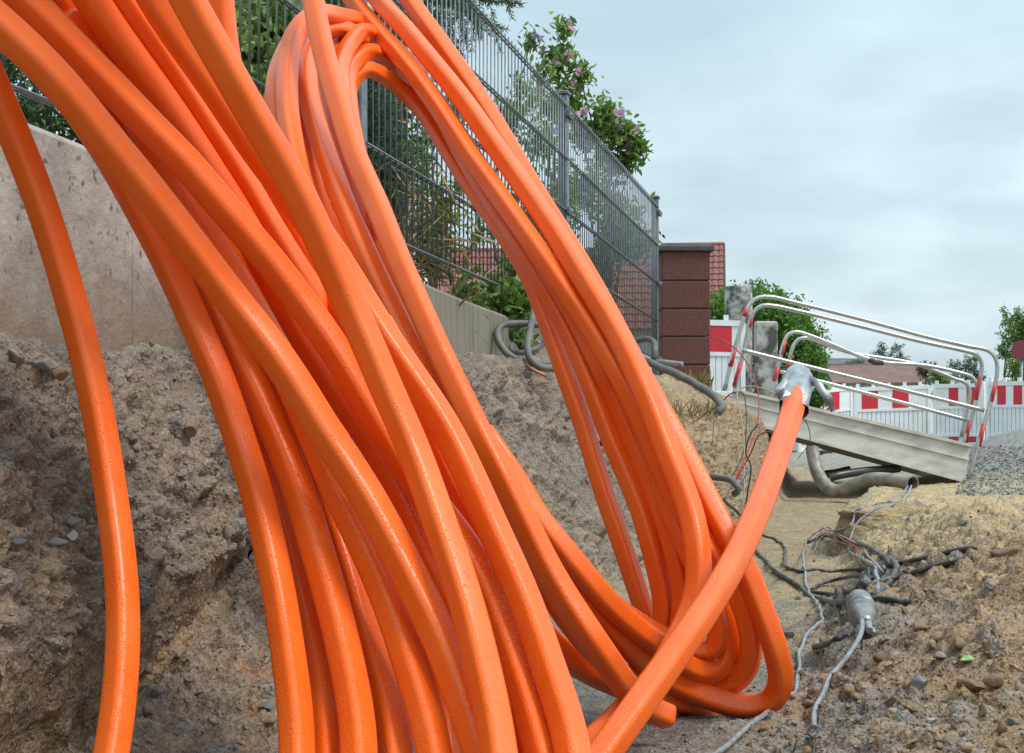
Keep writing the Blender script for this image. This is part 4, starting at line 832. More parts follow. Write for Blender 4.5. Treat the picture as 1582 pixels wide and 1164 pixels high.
# tape wrapped round the tip, wrinkled
tb = spline([list(P(a, b, z)) for a, b, z in ((1225, 634, 3.25), (1229, 612, 3.29), (1234, 588, 3.34), (1238, 570, 3.37))], .004)
bm_ = MB(); n = 28; vs = []; k = len(tb)
for i, c in enumerate(tb):
    t = i/(k-1); c = Vector(c); ax = (Vector(tb[min(i+1, k-1)])-Vector(tb[max(i-1, 0)])).normalized(); u = ax.cross(Vector((0, 1, 0))).normalized(); v = ax.cross(u)
    for j in range(n):
        a = 2*math.pi*j/n; r = .0272*(1+.08*math.sin(3*a+t*5)+.05*math.sin(7*a-t*9)) 
        r *= 1.0 if t < .8 else (1-(t-.8)*2.3)
        fl = 1-.45*max(0, t-.35)          # pinched flat toward the tip
        edge = .006*math.sin(5*a+1) if i == 0 else 0
        vs.append(c+u*(math.cos(a)*r*(1.0+.25*t))+v*(math.sin(a)*r*fl)+ax*edge)
fs = [(i*n+j, i*n+(j+1) % n, (i+1)*n+(j+1) % n, (i+1)*n+j) for i in range(k-1) for j in range(n)] + [tuple((k-1)*n+j for j in range(n))]
bm_.add(vs, fs, True); bm_.build("tape_wrap", M_TAPE, xe)
def ribbon(name, pts, wds, parent, m=M_TAPE, th=.0012, tw=0):
    C = spline([list(P(*p)) for p in pts], .006); mb = MB(); L_ = []; R_ = []
    for i, c in enumerate(C):
        t = i/(len(C)-1); w_ = float(np.interp(t, np.linspace(0, 1, len(wds)), wds))/2; T = Vector(C[min(i+1, len(C)-1)]-C[max(i-1, 0)]).normalized()
        a = tw*t + .5*math.sin(t*9); s_ = T.cross(Vector((0, 1, 0))).normalized(); s2 = (s_*math.cos(a)+T.cross(s_)*math.sin(a))
        L_.append(Vector(c)+s2*w_); R_.append(Vector(c)-s2*w_)
    nrm = Vector((0, -th, 0)); n_ = len(L_); vs = L_+R_+[v+nrm for v in L_]+[v+nrm for v in R_]; fs = []
    for i in range(n_-1):
        fs += [(i, i+1, n_+i+1, n_+i), (2*n_+i, 3*n_+i, 3*n_+i+1, 2*n_+i+1), (i, 2*n_+i, 2*n_+i+1, i+1), (n_+i, n_+i+1, 3*n_+i+1, 3*n_+i)]
    mb.add(vs, fs, True); return mb.build(name, m, parent)
ribbon("tape_tail", [(1246, 588, 3.33), (1258, 590, 3.32), (1270, 603, 3.31), (1280, 618, 3.31), (1287, 636, 3.31)], (.022, .016, .014, .020, .012), xe, tw=.6)
ribbon("tape_tail", [(1218, 590, 3.29), (1208, 600, 3.27), (1206, 606, 3.25), (1214, 612, 3.25), (1216, 632, 3.22), (1206, 655, 3.18), (1201, 668, 3.18)], (.018, .022, .02, .018, .012, .008, .004), xe, tw=.8)
# ================================================================== plants
def leafmat(name, col, col2, tr=.25):
    m = mat(name, col, rough=.5, col2=col2, vscale=3, detail=3, cpos=(.35, .65)); t = m.node_tree; b = t.nodes["Principled BSDF"]
    oi = t.nodes.new("ShaderNodeNewGeometry"); hs = t.nodes.new("ShaderNodeHueSaturation"); mr = t.nodes.new("ShaderNodeMapRange"); mr.inputs[3].default_value = .6; mr.inputs[4].default_value = 1.45
    t.links.new(oi.outputs["Random Per Island"], mr.inputs[0]); t.links.new(mr.outputs[0], hs.inputs["Value"]); t.links.new(b.inputs["Base Color"].links[0].from_socket, hs.inputs["Color"]); t.links.new(hs.outputs[0], b.inputs["Base Color"])
    tl = t.nodes.new("ShaderNodeBsdfTranslucent"); t.links.new(hs.outputs[0], tl.inputs[0]); mx = t.nodes.new("ShaderNodeMixShader"); mx.inputs[0].default_value = tr
    o = [n for n in t.nodes if n.type == 'OUTPUT_MATERIAL'][0]; t.links.new(b.outputs[0], mx.inputs[1]); t.links.new(tl.outputs[0], mx.inputs[2]); t.links.new(mx.outputs[0], o.inputs[0]); return m
ML_D = leafmat("dark_leaf", (.07, .13, .03), (.03, .065, .018)); ML_M = leafmat("mid_leaf", (.23, .34, .07), (.12, .21, .04), .4); ML_L = leafmat("bright_leaf", (.20, .30, .06), (.10, .18, .03), .35)
ML_H = leafmat("hedge_leaf", (.15, .29, .04), (.08, .18, .025), .35); ML_N = leafmat("needle", (.07, .14, .06), (.035, .08, .04), .2); ML_B = leafmat("bluish_tree", (.12, .18, .11), (.08, .13, .09), .1)
ML_P = leafmat("pink_petal", (.72, .50, .58), (.55, .35, .48), .35); ML_V = leafmat("violet_petal", (.45, .32, .58), (.34, .22, .46), .35); ML_R = leafmat("dark_red_leaf", (.085, .035, .035), (.05, .025, .028), .1); ML_DRY = leafmat("dry_grass", (.36, .28, .12), (.22, .16, .07), .3)
M_BARK = mat("bark", (.10, .075, .055), rough=.9, var=.5, vscale=20, bump=.5, bscale=60)
def leaves_np(C, N_, L_, W_, seed=0, curl=.15):
    """diamond leaves as numpy: centre, axis (unit), half length, half width -> verts, faces (two triangles pairs with a fold)"""
    rg = np.random.default_rng(seed); n = len(C); ax = N_/np.maximum(np.linalg.norm(N_, axis=1, keepdims=True), 1e-9)
    r = rg.normal(size=(n, 3)); s = np.cross(ax, r); s /= np.linalg.norm(s, axis=1, keepdims=True); u = np.cross(ax, s)
    l = np.broadcast_to(np.asarray(L_, float), (n,))[:, None]; w_ = np.broadcast_to(np.asarray(W_, float), (n,))[:, None]
    v = np.stack([C-ax*l, C-ax*l*.25+s*w_+u*w_*curl*2, C+ax*l*.35+s*w_*.75+u*w_*curl*2, C+ax*l-u*l*curl, C+ax*l*.35-s*w_*.75+u*w_*curl*2, C-ax*l*.25-s*w_+u*w_*curl*2], 1)
    b = np.arange(n)[:, None]*6
    f = np.concatenate([b+np.array([[0, 1, 2, 3]]), b+np.array([[0, 3, 4, 5]])], 0)
    return v.reshape(-1, 3), f
def mesh_np(name, vs, fs, m, parent=None):
    me = bpy.data.meshes.new(name); me.vertices.add(len(vs)); me.vertices.foreach_set("co", np.asarray(vs, np.float32).ravel()); k = fs.shape[1]
    me.loops.add(len(fs)*k); me.loops.foreach_set("vertex_index", fs.ravel().astype(np.int32)); me.polygons.add(len(fs)); me.polygons.foreach_set("loop_start", np.arange(0, len(fs)*k, k, dtype=np.int32)); me.polygons.foreach_set("loop_total", np.full(len(fs), k, dtype=np.int32)); me.update(calc_edges=True)
    return link(name, me, m, parent)
def shrub(name, base, clumps, n, leaf, m, label, cat, group=None, seed=1, stems=6, bark=M_BARK, aspect=.42, stemr=.012, droop=0, shell=.55, extra=None):
    """clumps: list of (centre, radius xyz, weight). Leaves hang on twigs spread through each clump, thinner at the rim."""
    rg = np.random.default_rng(seed); root = empty(name, base, label, cat, group); Cs = []; Ax = []; mb = MB(); wsum = sum(c[2] for c in clumps)
    for ci, (c, r, wgt) in enumerate(clumps):
        k = int(n*wgt/wsum); tw = max(3, int(k/26)); c = np.array(c); r = np.array(r)
        d = rg.normal(size=(tw, 3)); d /= np.linalg.norm(d, axis=1, keepdims=True); rad = rg.uniform(shell, 1.12, (tw, 1))**.8; tip = c+d*r*rad; st = c+d*r*rad*.35+rg.normal(size=(tw, 3))*r*.12
        tip[:, 2] -= droop*np.abs(rg.normal(size=tw))*r[2]
        u = rg.random((tw, 26, 1)); pos = st[:, None]+(tip-st)[:, None]*u + rg.normal(size=(tw, 26, 3))*leaf*1.1
        Cs.append(pos.reshape(-1, 3)); a = (tip-st)[:, None]*1.0/np.linalg.norm(tip-st, axis=1)[:, None, None]*.6+rg.normal(size=(tw, 26, 3))*.7; a[..., 2] -= droop*.8+.15; Ax.append(a.reshape(-1, 3))
        for j in range(0, tw, max(1, tw//14)): mb.tube([Vector(st[j]), Vector((st[j]+tip[j])/2+rg.normal(size=3)*leaf*.5), Vector(tip[j])], [stemr*.35, stemr*.25, stemr*.12], 4, caps=False)
        if stems:
            b0 = Vector(base)+Vector((rg.normal()*.03, rg.normal()*.03, 0)); mid = (b0+Vector(c))/2+Vector(rg.normal(size=3))*.06*float(np.linalg.norm(c-np.array(base)))
            mb.tube([Vector(v) for v in spline([tuple(b0), tuple(mid), tuple(c)], .08)], [float(x) for x in np.linspace(stemr, stemr*.35, len(spline([tuple(b0), tuple(mid), tuple(c)], .08)))], 6, caps=False)
    C_ = np.concatenate(Cs); A_ = np.concatenate(Ax); ll = leaf*rg.uniform(.55, 1.2, len(C_)); v, f = leaves_np(C_, A_, ll, ll*aspect, seed)
    mesh_np("foliage", v, f, m, root); mb.build("branches", bark, root)
    if extra:
        m2, cnt, sz = extra; sc = C_[:, 2]*.35+C_[:, 0]*.5-C_[:, 1]*1.5+rg.normal(size=len(C_))*.22+np.abs(C_[:, 0]-C_[:, 0].mean())*.4; cand = np.argsort(-sc)[:cnt*14]; ii = rg.choice(cand, cnt, replace=False)
        for i in ii:
            vv = []; ff = []; k = 0
            cc = C_[i]+np.array([0, -.03, 0]); dirn = rg.normal(size=3)*.5+np.array([0, -.8, .3]); dirn /= np.linalg.norm(dirn)
            for q in range(6):
                r3 = rg.normal(size=3); r3 -= dirn*r3.dot(dirn); r3 /= np.linalg.norm(r3); pa_ = dirn*.7+r3; pa_ /= np.linalg.norm(pa_); pv, pf = leaves_np((cc+pa_*sz*.8)[None], pa_[None], sz*.9, sz*.55, int(i)+q); vv.append(pv); ff.append(pf+k); k += 6
            mesh_np("flower", np.concatenate(vv), np.concatenate(ff), m2, root)
    return root
def CL(px, py, Z_, rx, ry, rz, w=1): return (tuple(P(px, py, Z_)), (rx, ry, rz), w)
gb = lambda px, Z_: tuple((P(px, 0, Z_).x, Z_, .9))
GS = "garden shrubs behind the mesh fence"
# dark tangle behind the fence at the far left
shrub("shrub", gb(40, 3.6), [CL(40, 150, 3.5, .22, .2, .13, 2), CL(120, 190, 3.7, .22, .2, .10, 2), CL(60, 60, 3.8, .3, .2, .2, 3)], 5200, .011, ML_D, "dark twiggy shrub behind the fence above the near end of the wall", "shrub", GS, 2, stemr=.01)
shrub("shrub", gb(300, 4.6), [CL(270, 110, 4.5, .35, .3, .30, 4), CL(330, 250, 4.6, .3, .3, .22, 3), CL(230, 20, 4.8, .4, .3, .3, 3)], 8000, .014, ML_M, "leafy green shrub seen through the gap between the two coils' orange loops", "shrub", GS, 3)
shrub("shrub", gb(400, 5.4), [CL(390, 60, 5.4, .38, .3, .5, 4), CL(420, 220, 5.4, .4, .3, .35, 3), CL(500, 120, 5.8, .5, .3, .6, 4)], 11000, .018, ML_D, "dense dark evergreen shrub behind the fence left of the coil's arch", "shrub", GS, 4)
shrub("broad_leaf_plant", gb(408, 4.9), [CL(408, 40, 4.9, .11, .1, .13, 3), CL(392, 20, 4.9, .08, .1, .09, 1)], 330, .055, ML_L, "bright green broad-leaved plant framed by fence bars left of the coil's arch", "plant", None, 5, aspect=.32, stemr=.006)
# evergreens inside the arch
shrub("conifer", gb(610, 5.6), [CL(575, 200, 5.5, .10, .15, .30, 3), CL(600, 290, 5.6, .13, .15, .25, 3), CL(650, 395, 5.7, .13, .15, .09, 1.5), CL(600, 340, 5.9, .12, .2, .2, 2)], 11500, .013, ML_N, "green conifer behind the fence seen inside the coil's arch", "conifer", None, 6, aspect=.16, stemr=.014)
shrub("shrub", gb(690, 6.6), [CL(655, 240, 6.5, .16, .2, .16, 1.6), CL(700, 310, 6.6, .14, .2, .12, 1.4), CL(670, 350, 6.7, .12, .2, .07, 1), CL(745, 350, 6.9, .10, .2, .1, .7), CL(680, 190, 6.9, .2, .2, .14, 1.6)], 1500, .017, ML_M, "sparse shrub with sky showing between its leaves, inside the coil's arch", "shrub", GS, 7)
shrub("dry_grass_tuft", gb(655, 5.1), [CL(640, 330, 5.0, .12, .08, .22, 1), CL(690, 400, 5.1, .18, .08, .10, 1)], 300, .07, ML_DRY, "tuft of yellow dry grass stalks behind the fence under the coil's arch", "grass tuft", None, 8, aspect=.03, stemr=.004, stems=0)
shrub("vine", gb(770, 5.7), [CL(745, 440, 5.6, .12, .05, .06, 2), CL(790, 470, 5.75, .13, .06, .07, 4), CL(800, 420, 5.9, .08, .05, .10, 1), CL(795, 520, 5.9, .08, .05, .05, 1)], 620, .024, ML_L, "bright green leafy vine creeping over the end of the wall", "vine", None, 9, aspect=.5, stemr=.004)
# spruce branches reaching over the fence, trunk farther left in the garden
spr = empty("spruce_tree", gb(560, 8.4), "spruce whose drooping branch tips reach over the fence into the sky at the top", "spruce")
mb = MB(); mb.tube([Vector(gb(600, 8.4)), P(600, -420, 8.4)], [.11, .05], 12); mb.build("trunk", M_BARK, spr)
NC = []; NA = []; mb = MB(); rg = np.random.default_rng(5)
def sprig(pts, r0, sub=12, ln=.22, Zs=None):
    C = spline([tuple(P(*q)) for q in pts], .02); k = len(C); mb.tube([Vector(c) for c in C], [float(v) for v in np.linspace(r0, .002, k)], 5, caps=False)
    def needles(C2):
        for i in range(len(C2)-1):
            T = C2[i+1]-C2[i]; T /= np.linalg.norm(T)+1e-9
            for q in range(6):
                r = rg.normal(size=3); r -= T*r.dot(T); r /= np.linalg.norm(r); a = T*.8+r; a /= np.linalg.norm(a); NC.append(C2[i]+(C2[i+1]-C2[i])*rg.random()+a*.012); NA.append(a)
    needles(C)
    for j in range(sub):
        i = int(k*(.15+.8*j/sub)); T = C[min(i+1, k-1)]-C[i-1]; T /= np.linalg.norm(T); s = 1 if j % 2 else -1
        dirn = T*.7+np.array([0.2*s*0+0, .3*s, 0])+np.array([.35*s*T[2], 0, -.25*s*T[0]])*1.5+np.array([0, 0, -.35]); l_ = ln*(1-.6*j/sub)*rg.uniform(.6, 1.1)
        e_ = C[i]+dirn*l_; C2 = spline([tuple(C[i]), tuple(C[i]+dirn*l_*.5+np.array([0, 0, .01])), tuple(e_)], .02); mb.tube([Vector(c) for c in C2], .0022, 4, caps=False); needles(C2)
for pts in ([(600, -60, 8.3), (660, -40, 8.0), (720, -10, 7.6), (765, 2, 7.4), (808, 6, 7.2)], [(600, -30, 8.3), (660, -10, 8), (720, 20, 7.7), (755, 38, 7.6), (785, 45, 7.5)], [(620, -40, 8.2), (690, -5, 8), (725, 30, 7.9), (740, 50, 7.8)], [(600, 20, 8.3), (640, 30, 8.3), (680, 60, 8.2), (705, 85, 8.1)], [(600, -20, 8.3), (650, 0, 8.3), (700, 10, 8.2), (745, 28, 8)], [(590, -60, 8.3), (640, -20, 8.3), (665, 20, 8.2), (680, 40, 8.1)], [(600, -90, 8.3), (680, -60, 8), (730, -25, 7.8), (770, -8, 7.6)]): sprig(pts, .008, 14, .30)
v, f = leaves_np(np.array(NC), np.array(NA), .016, .0022, 3); mesh_np("needles", v, f, ML_N, spr); mb.build("branches", M_BARK, spr)
# hibiscus with pink flowers right of the fence post, and a butterfly bush left of it
shrub("flowering_shrub", gb(905, 9.2), [CL(872, 45, 9.0, .025, .06, .09, .35), CL(866, 90, 9.0, .07, .10, .12, .9), CL(895, 110, 9.0, .07, .1, .08, .5), CL(878, 160, 9.0, .12, .12, .12, 1.6), CL(920, 205, 9.1, .18, .12, .10, 1.6), CL(960, 205, 9.1, .11, .1, .09, 1.5), CL(982, 232, 9.1, .06, .08, .06, .7), CL(950, 250, 9.2, .12, .12, .08, 1), CL(900, 290, 9.3, .3, .15, .2, 2.4), CL(960, 330, 9.6, .2, .15, .18, 1.4), CL(940, 172, 9.1, .07, .08, .06, .6)], 3900, .027, ML_M, "tall hibiscus shrub with pale pink flowers showing above the fence", "shrub", None, 12, aspect=.42, shell=.25, stemr=.009, extra=(ML_P, 16, .026))
shrub("flowering_shrub", gb(800, 8.2), [CL(805, 140, 8.1, .06, .1, .10, .6), CL(818, 70, 8.1, .025, .06, .07, .2), CL(790, 190, 8.2, .12, .12, .12, 1), CL(835, 215, 8.3, .12, .12, .14, 1.2), CL(840, 110, 8.4, .04, .08, .05, .25), CL(845, 165, 8.4, .06, .1, .07, .5), CL(815, 320, 8.4, .22, .15, .2, 1.6), CL(860, 330, 8.6, .2, .15, .2, 1.6)], 1900, .024, ML_M, "looser butterfly bush with violet flower spikes behind the fence mesh", "shrub", None, 13, aspect=.36, shell=.25, stemr=.008, extra=(ML_V, 7, .017))
shrub("shrub", gb(930, 12), [CL(900, 420, 12, .35, .3, .12, 2), CL(960, 380, 12, .3, .3, .14, 2), CL(840, 380, 11.5, .3, .3, .2, 2)], 2600, .03, ML_D, "dark shrub low behind the far end of the fence", "shrub", GS, 14)
# grass on the bank edge by the pillar
rg = np.random.default_rng(9); Cg = []; Ag = []
def blades(px0, px1, py, Zz, n, h, ang=.35):
    for i in range(n):
        px = rg.uniform(px0, px1); b0 = np.array(P(px, py+rg.uniform(-6, 6), Zz+rg.uniform(-.1, .1))); a = np.array([rg.normal()*ang, rg.normal()*ang, 1]); a /= np.linalg.norm(a); l = h*rg.uniform(.5, 1); Cg.append(b0+a*l); Ag.append(a)
blades(1040, 1100, 600, 9.3, 120, .05); blades(1030, 1110, 640, 8.2, 60, .03, .6)
v, f = leaves_np(np.array(Cg), np.array(Ag), .055, .0022, 4); tag(mesh_np("grass", v, f, ML_DRY), kind="stuff")

# ================================================================== things beyond: houses, hedge, trees
M_TILE = mat("red_roof_tile", (.30, .105, .085), rough=.75, col2=(.19, .075, .065), vscale=9, bump=.4, bscale=40)
M_TILE2 = mat("brown_roof_tile", (.21, .11, .085), rough=.8, col2=(.14, .08, .065), vscale=2, detail=8)
M_GREYR = mat("grey_roof", (.13, .125, .13), rough=.8, var=.3, vscale=2); M_RENDER = mat("white_render", (.72, .72, .70), rough=.85, var=.1, vscale=2)
M_WOODW = mat("white_trim", (.66, .65, .62), rough=.6); M_GLASS = mat("window_glass", (.06, .075, .085), rough=.08, spec=.8)
def tiles(mb, o, ux, uy, L_, H_, tw=.30, th_=.34, up=Vector((0, 0, 1))):
    """rows of curved pantiles over the parallelogram o + ux*L + uy*H"""
    nx = max(2, int(L_/tw)); ny = max(2, int(H_/th_)); nrm = ux.cross(uy).normalized(); nrm = nrm if nrm.z > 0 else -nrm; sub = 6
    for j in range(ny):
        a = []; b = []
        for i in range(nx*sub+1):
            x = L_*i/(nx*sub); w_ = abs(math.sin(math.pi*i/sub))*.05
            a.append(o+ux*x+uy*(H_*j/ny-.02)+nrm*(w_+.045)); b.append(o+ux*x+uy*(H_*(j+1)/ny)+nrm*(w_+.0))
        e = [q-nrm*.045 for q in a]; mb.quadstrip(e, a); mb.quadstrip(a, b)
def house(label, cx, cy, w_, d_, eave, ridge, base, rz, m_roof, m_wall, tiled=True, group=None, win=True, over=.35, chim=False):
    """gabled house: ridge runs along local x"""
    root = empty("house", (cx, cy, base), label, "house", group); M = Matrix.Rotation(rz, 3, 'Z'); O = Vector((cx, cy, 0))
    W = lambda x, y, z: O+M @ Vector((x, y, z))
    hw, hd = w_/2, d_/2; mb = MB()
    vs = [W(-hw, -hd, base), W(hw, -hd, base), W(hw, hd, base), W(-hw, hd, base), W(-hw, -hd, eave), W(hw, -hd, eave), W(hw, hd, eave), W(-hw, hd, eave), W(-hw, 0, ridge-.12), W(hw, 0, ridge-.12)]
    mb.add(vs, [(0, 1, 5, 4), (2, 3, 7, 6), (1, 2, 6, 9, 5), (3, 0, 4, 8, 7)]); mb.build("wall", m_wall, root)
    mb = MB(); sl = (ridge-eave)/hd
    for s in (-1, 1):
        o = W(-hw-over, s*(hd+over), eave-sl*over); uy = (W(-hw-over, 0, ridge)-o); H_ = uy.length; uy.normalize(); ux = (M @ Vector((1, 0, 0)))
        if tiled: tiles(mb, o, ux, uy, w_+2*over, H_)
        else: slab(mb, o, o+ux*(w_+2*over), o+ux*(w_+2*over)+uy*H_, o+uy*H_, Vector((0, 0, .08)))
    mb.tube([W(-hw-over, 0, ridge+.04), W(hw+over, 0, ridge+.04)], .09, 8); rf = mb.build("roof", m_roof, root)
    for sx in (-1, 1):
        mb = MB()
        for s in (-1, 1): mb.beam(W(sx*(hw+over), s*(hd+over), eave-sl*over-.03), W(sx*(hw+over), 0, ridge-.03), .06, .2)
        mb.build("bargeboard", mat("dark_trim", (.09, .06, .05), rough=.7) if "dark_trim" not in bpy.data.materials else bpy.data.materials["dark_trim"], rf)
    if chim: mb = MB(); mb.box(W(w_*.2, .3, ridge+.2), (.55, .55, 1.3), rz=rz); mb.build("chimney", M_TILE2, rf)
    if win:
        for x in np.linspace(-hw*.6, hw*.6, 3):
            mb = MB(); mb.box(W(x, -hd-.01, base+(eave-base)*.55), (1.1, .08, 1.2), rz=rz); fr_ = mb.build("window", M_WOODW, root)
            mb = MB(); mb.box(W(x, -hd-.04, base+(eave-base)*.55), (.95, .06, 1.04), rz=rz); mb.build("pane", M_GLASS, fr_)
    return root
# house seen through the arch: pinkish tiled roof, roof window, white wall
def at(px, Z_): return (px-791)/F*Z_
hz = lambda py, Z_: CH+(HZ-py)/F*Z_
house("long pinkish red tiled roof of a house, seen through the fence below the arch", at(850, 58), 58+2.2, 7.2, 4.4, hz(492, 58), hz(388, 60), -.6, R(2), M_TILE, M_RENDER)
house("narrow strip of a red tiled house roof just right of the brown pillar", at(1078, 82), 84, 2.6, 4.0, hz(470, 82), hz(379, 84), -.6, R(-8), M_TILE, M_RENDER, win=False, over=.2)
house("distant house with a wide brown tiled roof behind the barrier boards", at(1365, 85), 88, 4.0, 6, hz(592, 86), hz(566, 88), -3, R(-3), M_TILE2, M_RENDER, tiled=False, win=False)
house("distant house with a low grey roof beside the hedge", at(1305, 105), 108, 4.6, 7, hz(577, 106), hz(557, 108), -3, R(5), M_GREYR, M_RENDER, tiled=False, win=False)
# clipped hedge
def pxclumps(lst): return [CL(*q) for q in lst]
shrub("hedge", tuple(P(1190, 640, 20.0)), pxclumps([(1125, 480, 20.0, .32, .5, .28, 2), (1165, 475, 20.0, .42, .6, .30, 3), (1200, 500, 20.0, .45, .6, .36, 4), (1235, 540, 20.0, .32, .5, .42, 3), (1250, 575, 20.0, .22, .4, .34, 2), (1150, 560, 20.1, .5, .5, .4, 2), (1210, 590, 20.0, .45, .5, .4, 3), (1258, 610, 19.9, .15, .3, .2, 1)]), 34000, .024, ML_H, "rounded bright green hedge behind the concrete posts and the ramp", "hedge", None, 21, aspect=.5, shell=.8, stemr=.02)
def tree(label, px, py_top, py_bot, wpx, Z_, m, seed, n=2600, kind="tree", leaf=None, group=None, k=7):
    rg = np.random.default_rng(seed); H_ = (py_bot-py_top)/F*Z_; W_ = wpx/F*Z_; base = (at(px, Z_), Z_, -3 if Z_ > 60 else .2); cl = []
    for i in range(k):
        x = px+rg.uniform(-.32, .32)*wpx; y = py_top+(py_bot-py_top)*rg.uniform(.22, .85); cl.append((tuple(P(x, y, Z_+rg.uniform(-.5, .5))), (W_*.24*rg.uniform(.7, 1.2), W_*.25, H_*.24*rg.uniform(.7, 1.2)), 1))
    cl.append((tuple(P(px, (py_top+py_bot)/2, Z_)), (W_*.3, W_*.3, H_*.42), 2.5))
    r = shrub(kind, base, cl, n, leaf or W_*.028, m, label, "tree", group, seed, stemr=max(.03, W_*.02), aspect=.5, shell=.5)
    mb = MB(); mb.tube([Vector(base), P(px, (py_top+py_bot)/2, Z_)], [W_*.05, W_*.025], 8); mb.build("trunk", M_BARK, r); return r
GT = "distant trees beyond the barriers"
tree("round distant tree above the roofs left of the ramp's middle", 1376, 526, 585, 58, 95, ML_B, 31, group=GT)
tree("low distant tree crown just above the handrail near the hedge", 1330, 548, 580, 46, 100, ML_B, 37, group=GT)
tree("dark red-leaved distant tree right of the brown roof", 1430, 552, 590, 40, 80, ML_R, 32, group=GT)
tree("light green bushy tree beyond the barriers under the handrails' right end", 1452, 566, 600, 60, 60, ML_M, 33, group=GT)
tree("bluish green distant tree behind the top right bend of the handrails", 1492, 542, 600, 62, 90, ML_B, 34, group=GT)
tree("tall light green willow-like tree at the right edge of the photo", 1584, 462, 600, 84, 45, ML_M, 35, n=9000, kind="willow_tree", leaf=.035, k=16)
tree("green bush low behind the barrier at the right edge", 1560, 575, 640, 60, 40, ML_M, 36, n=2500, kind="bush", leaf=.03)
# round traffic sign seen from behind, at the right edge
sg = empty("round_sign", P(1578, 700, 30), "round dark red sign on a pole at the right edge above the barrier", "sign")
mb = MB(); c = P(1578, 541, 30); mb.tube([c+Vector((0, 0, 0)), c+Vector((0, .02, 0))], .17, 28); mb.build("sign_disc", mat("dark_red_paint", (.16, .02, .03), rough=.5), sg)
mb = MB(); mb.tube([P(1578, 552, 30.05), P(1578, 705, 30.05)], .03, 8); mb.build("pole", M_GALV, sg)
# ================================================================== stones and crumbs
M_ST = mat("grey_stone", (.27, .245, .21), rough=.85, col2=(.13, .125, .12), vscale=14, bump=.6, bscale=70, detail=8)
M_STB = mat("brown_clod", (.28, .19, .115), rough=.95, col2=(.19, .125, .075), vscale=24, bump=.8, bscale=90, detail=8)
M_STG = mat("dark_grey_stone", (.12, .12, .125), rough=.7, col2=(.20, .19, .18), vscale=18, bump=.4, bscale=60)
M_STL = mat("pale_stone", (.42, .40, .36), rough=.8, col2=(.26, .24, .21), vscale=18, bump=.4, bscale=60)
def rock_mesh(r, seed, flat=.7, cuts=7, sub=3, cr_=(.35, .8)):
    rg = np.random.default_rng(seed); bm = bmesh.new(); bmesh.ops.create_icosphere(bm, subdivisions=sub, radius=1)
    V_ = np.array([v.co[:] for v in bm.verts]); 
    for i in range(cuts):
        n = rg.normal(size=3); n /= np.linalg.norm(n); d = rg.uniform(*cr_); s = V_@n; over = np.maximum(s-d, 0); V_ -= over[:, None]*n
    V_ *= np.array([1, rg.uniform(.6, .95), flat*rg.uniform(.7, 1.1)]); V_ += .03*np.stack([vnoise(V_*3+seed, 1), vnoise(V_*3+seed, 2), vnoise(V_*3+seed, 3)], 1)
    fs = np.array([[v.index for v in f.verts] for f in bm.faces]); bm.free(); return V_*r, fs
def rotm(rg):
    q = rg.normal(size=4); q /= np.linalg.norm(q); a, b, c, d = q
    return np.array([[1-2*(c*c+d*d), 2*(b*c-a*d), 2*(b*d+a*c)], [2*(b*c+a*d), 1-2*(b*b+d*d), 2*(c*d-a*b)], [2*(b*d-a*c), 2*(c*d+a*b), 1-2*(b*b+c*c)]])
stones = [
 (1421, 1048, 20, M_STG, "dark grey split stone standing upright in the brown spoil at lower right", .9), (1498, 1012, 0, None, "", 0), (1450, 1008, 15, M_ST, "grey flat stone lying in the brown spoil above the split stone", .6), (1530, 902, 11, M_ST, "grey stone on the spoil near the right edge", .8),
 (1318, 1064, 12, M_STB, "small orange-brown clod between the two grey cables", .8), (1250, 1080, 17, M_STB, "flat brown clod beside the long grey cable", .5), (1488, 805, 13, M_ST, "flat grey stone on the tan ground above the spoil", .6), (1563, 1112, 12, M_ST, "grey stone at the right edge near the bottom", .8),
 (1437, 1110, 9, M_STL, "small pale stone in the spoil below the split stone", .7), (1375, 882, 0, None, "", 0), (1365, 985, 10, M_STG, "dark flat stone on the grey sand right of the cable joint", .5), (1470, 862, 9, M_ST, "small grey stone beside the ends of the black cables", .6),
 (22, 546, 20, M_ST, "large grey-brown stone against the wall foot at the left edge", .7), (72, 552, 22, M_ST, "flat stone at the wall foot left of the hanging duct", .6), (48, 575, 22, M_STB, "blocky brown stone below the flat one at the wall foot", .9), (92, 573, 17, M_STB, "small block stone touching the hanging duct", .8),
 (88, 830, 18, M_ST, "dark grey stone wedged in the bank left of the hanging duct", .7), (110, 825, 12, M_STL, "pale stone beside the dark grey one in the bank", .8), (28, 830, 14, M_STG, "slaty stone leaning in the bank at the left", .6), (240, 1062, 17, M_ST, "rounded grey stone at the foot of the cut bank right of the hanging duct", .8),
 (228, 1095, 14, M_STB, "brown stone just under the rounded grey stone", .8), (265, 520, 14, M_STG, "dark slab of asphalt on the bank by the wall joint", .4), (212, 690, 10, M_STL, "small pale stone in the bank right of the hanging duct", .8), (292, 660, 14, M_STB, "brown stone bedded in the bank beside the coil", .8), (410, 1085, 17, M_ST, "grey stone at the coil's left foot", .8), (60, 962, 0, None, "", 0),
 (418, 1110, 13, M_STB, "lower brown stone at the coil's left foot", .8), (245, 480, 17, M_STB, "rough lump of soil and mortar stuck to the wall joint", .9), (1500, 1052, 24, M_STB, "large brown clod of earth in the spoil at lower right", .7), (1540, 1045, 20, M_STB, "wide clod of earth nearest the right edge in the lower spoil", .6), (1420, 965, 17, M_STB, "brown clod on the edge of the grey sand", .6), (1555, 840, 26, M_STB, "reddish clod heap near the right edge above the spoil", .5), (1480, 990, 16, M_STB, "clod behind the flat grey stone", .7), (1340, 850, 0, None, "", 0)]
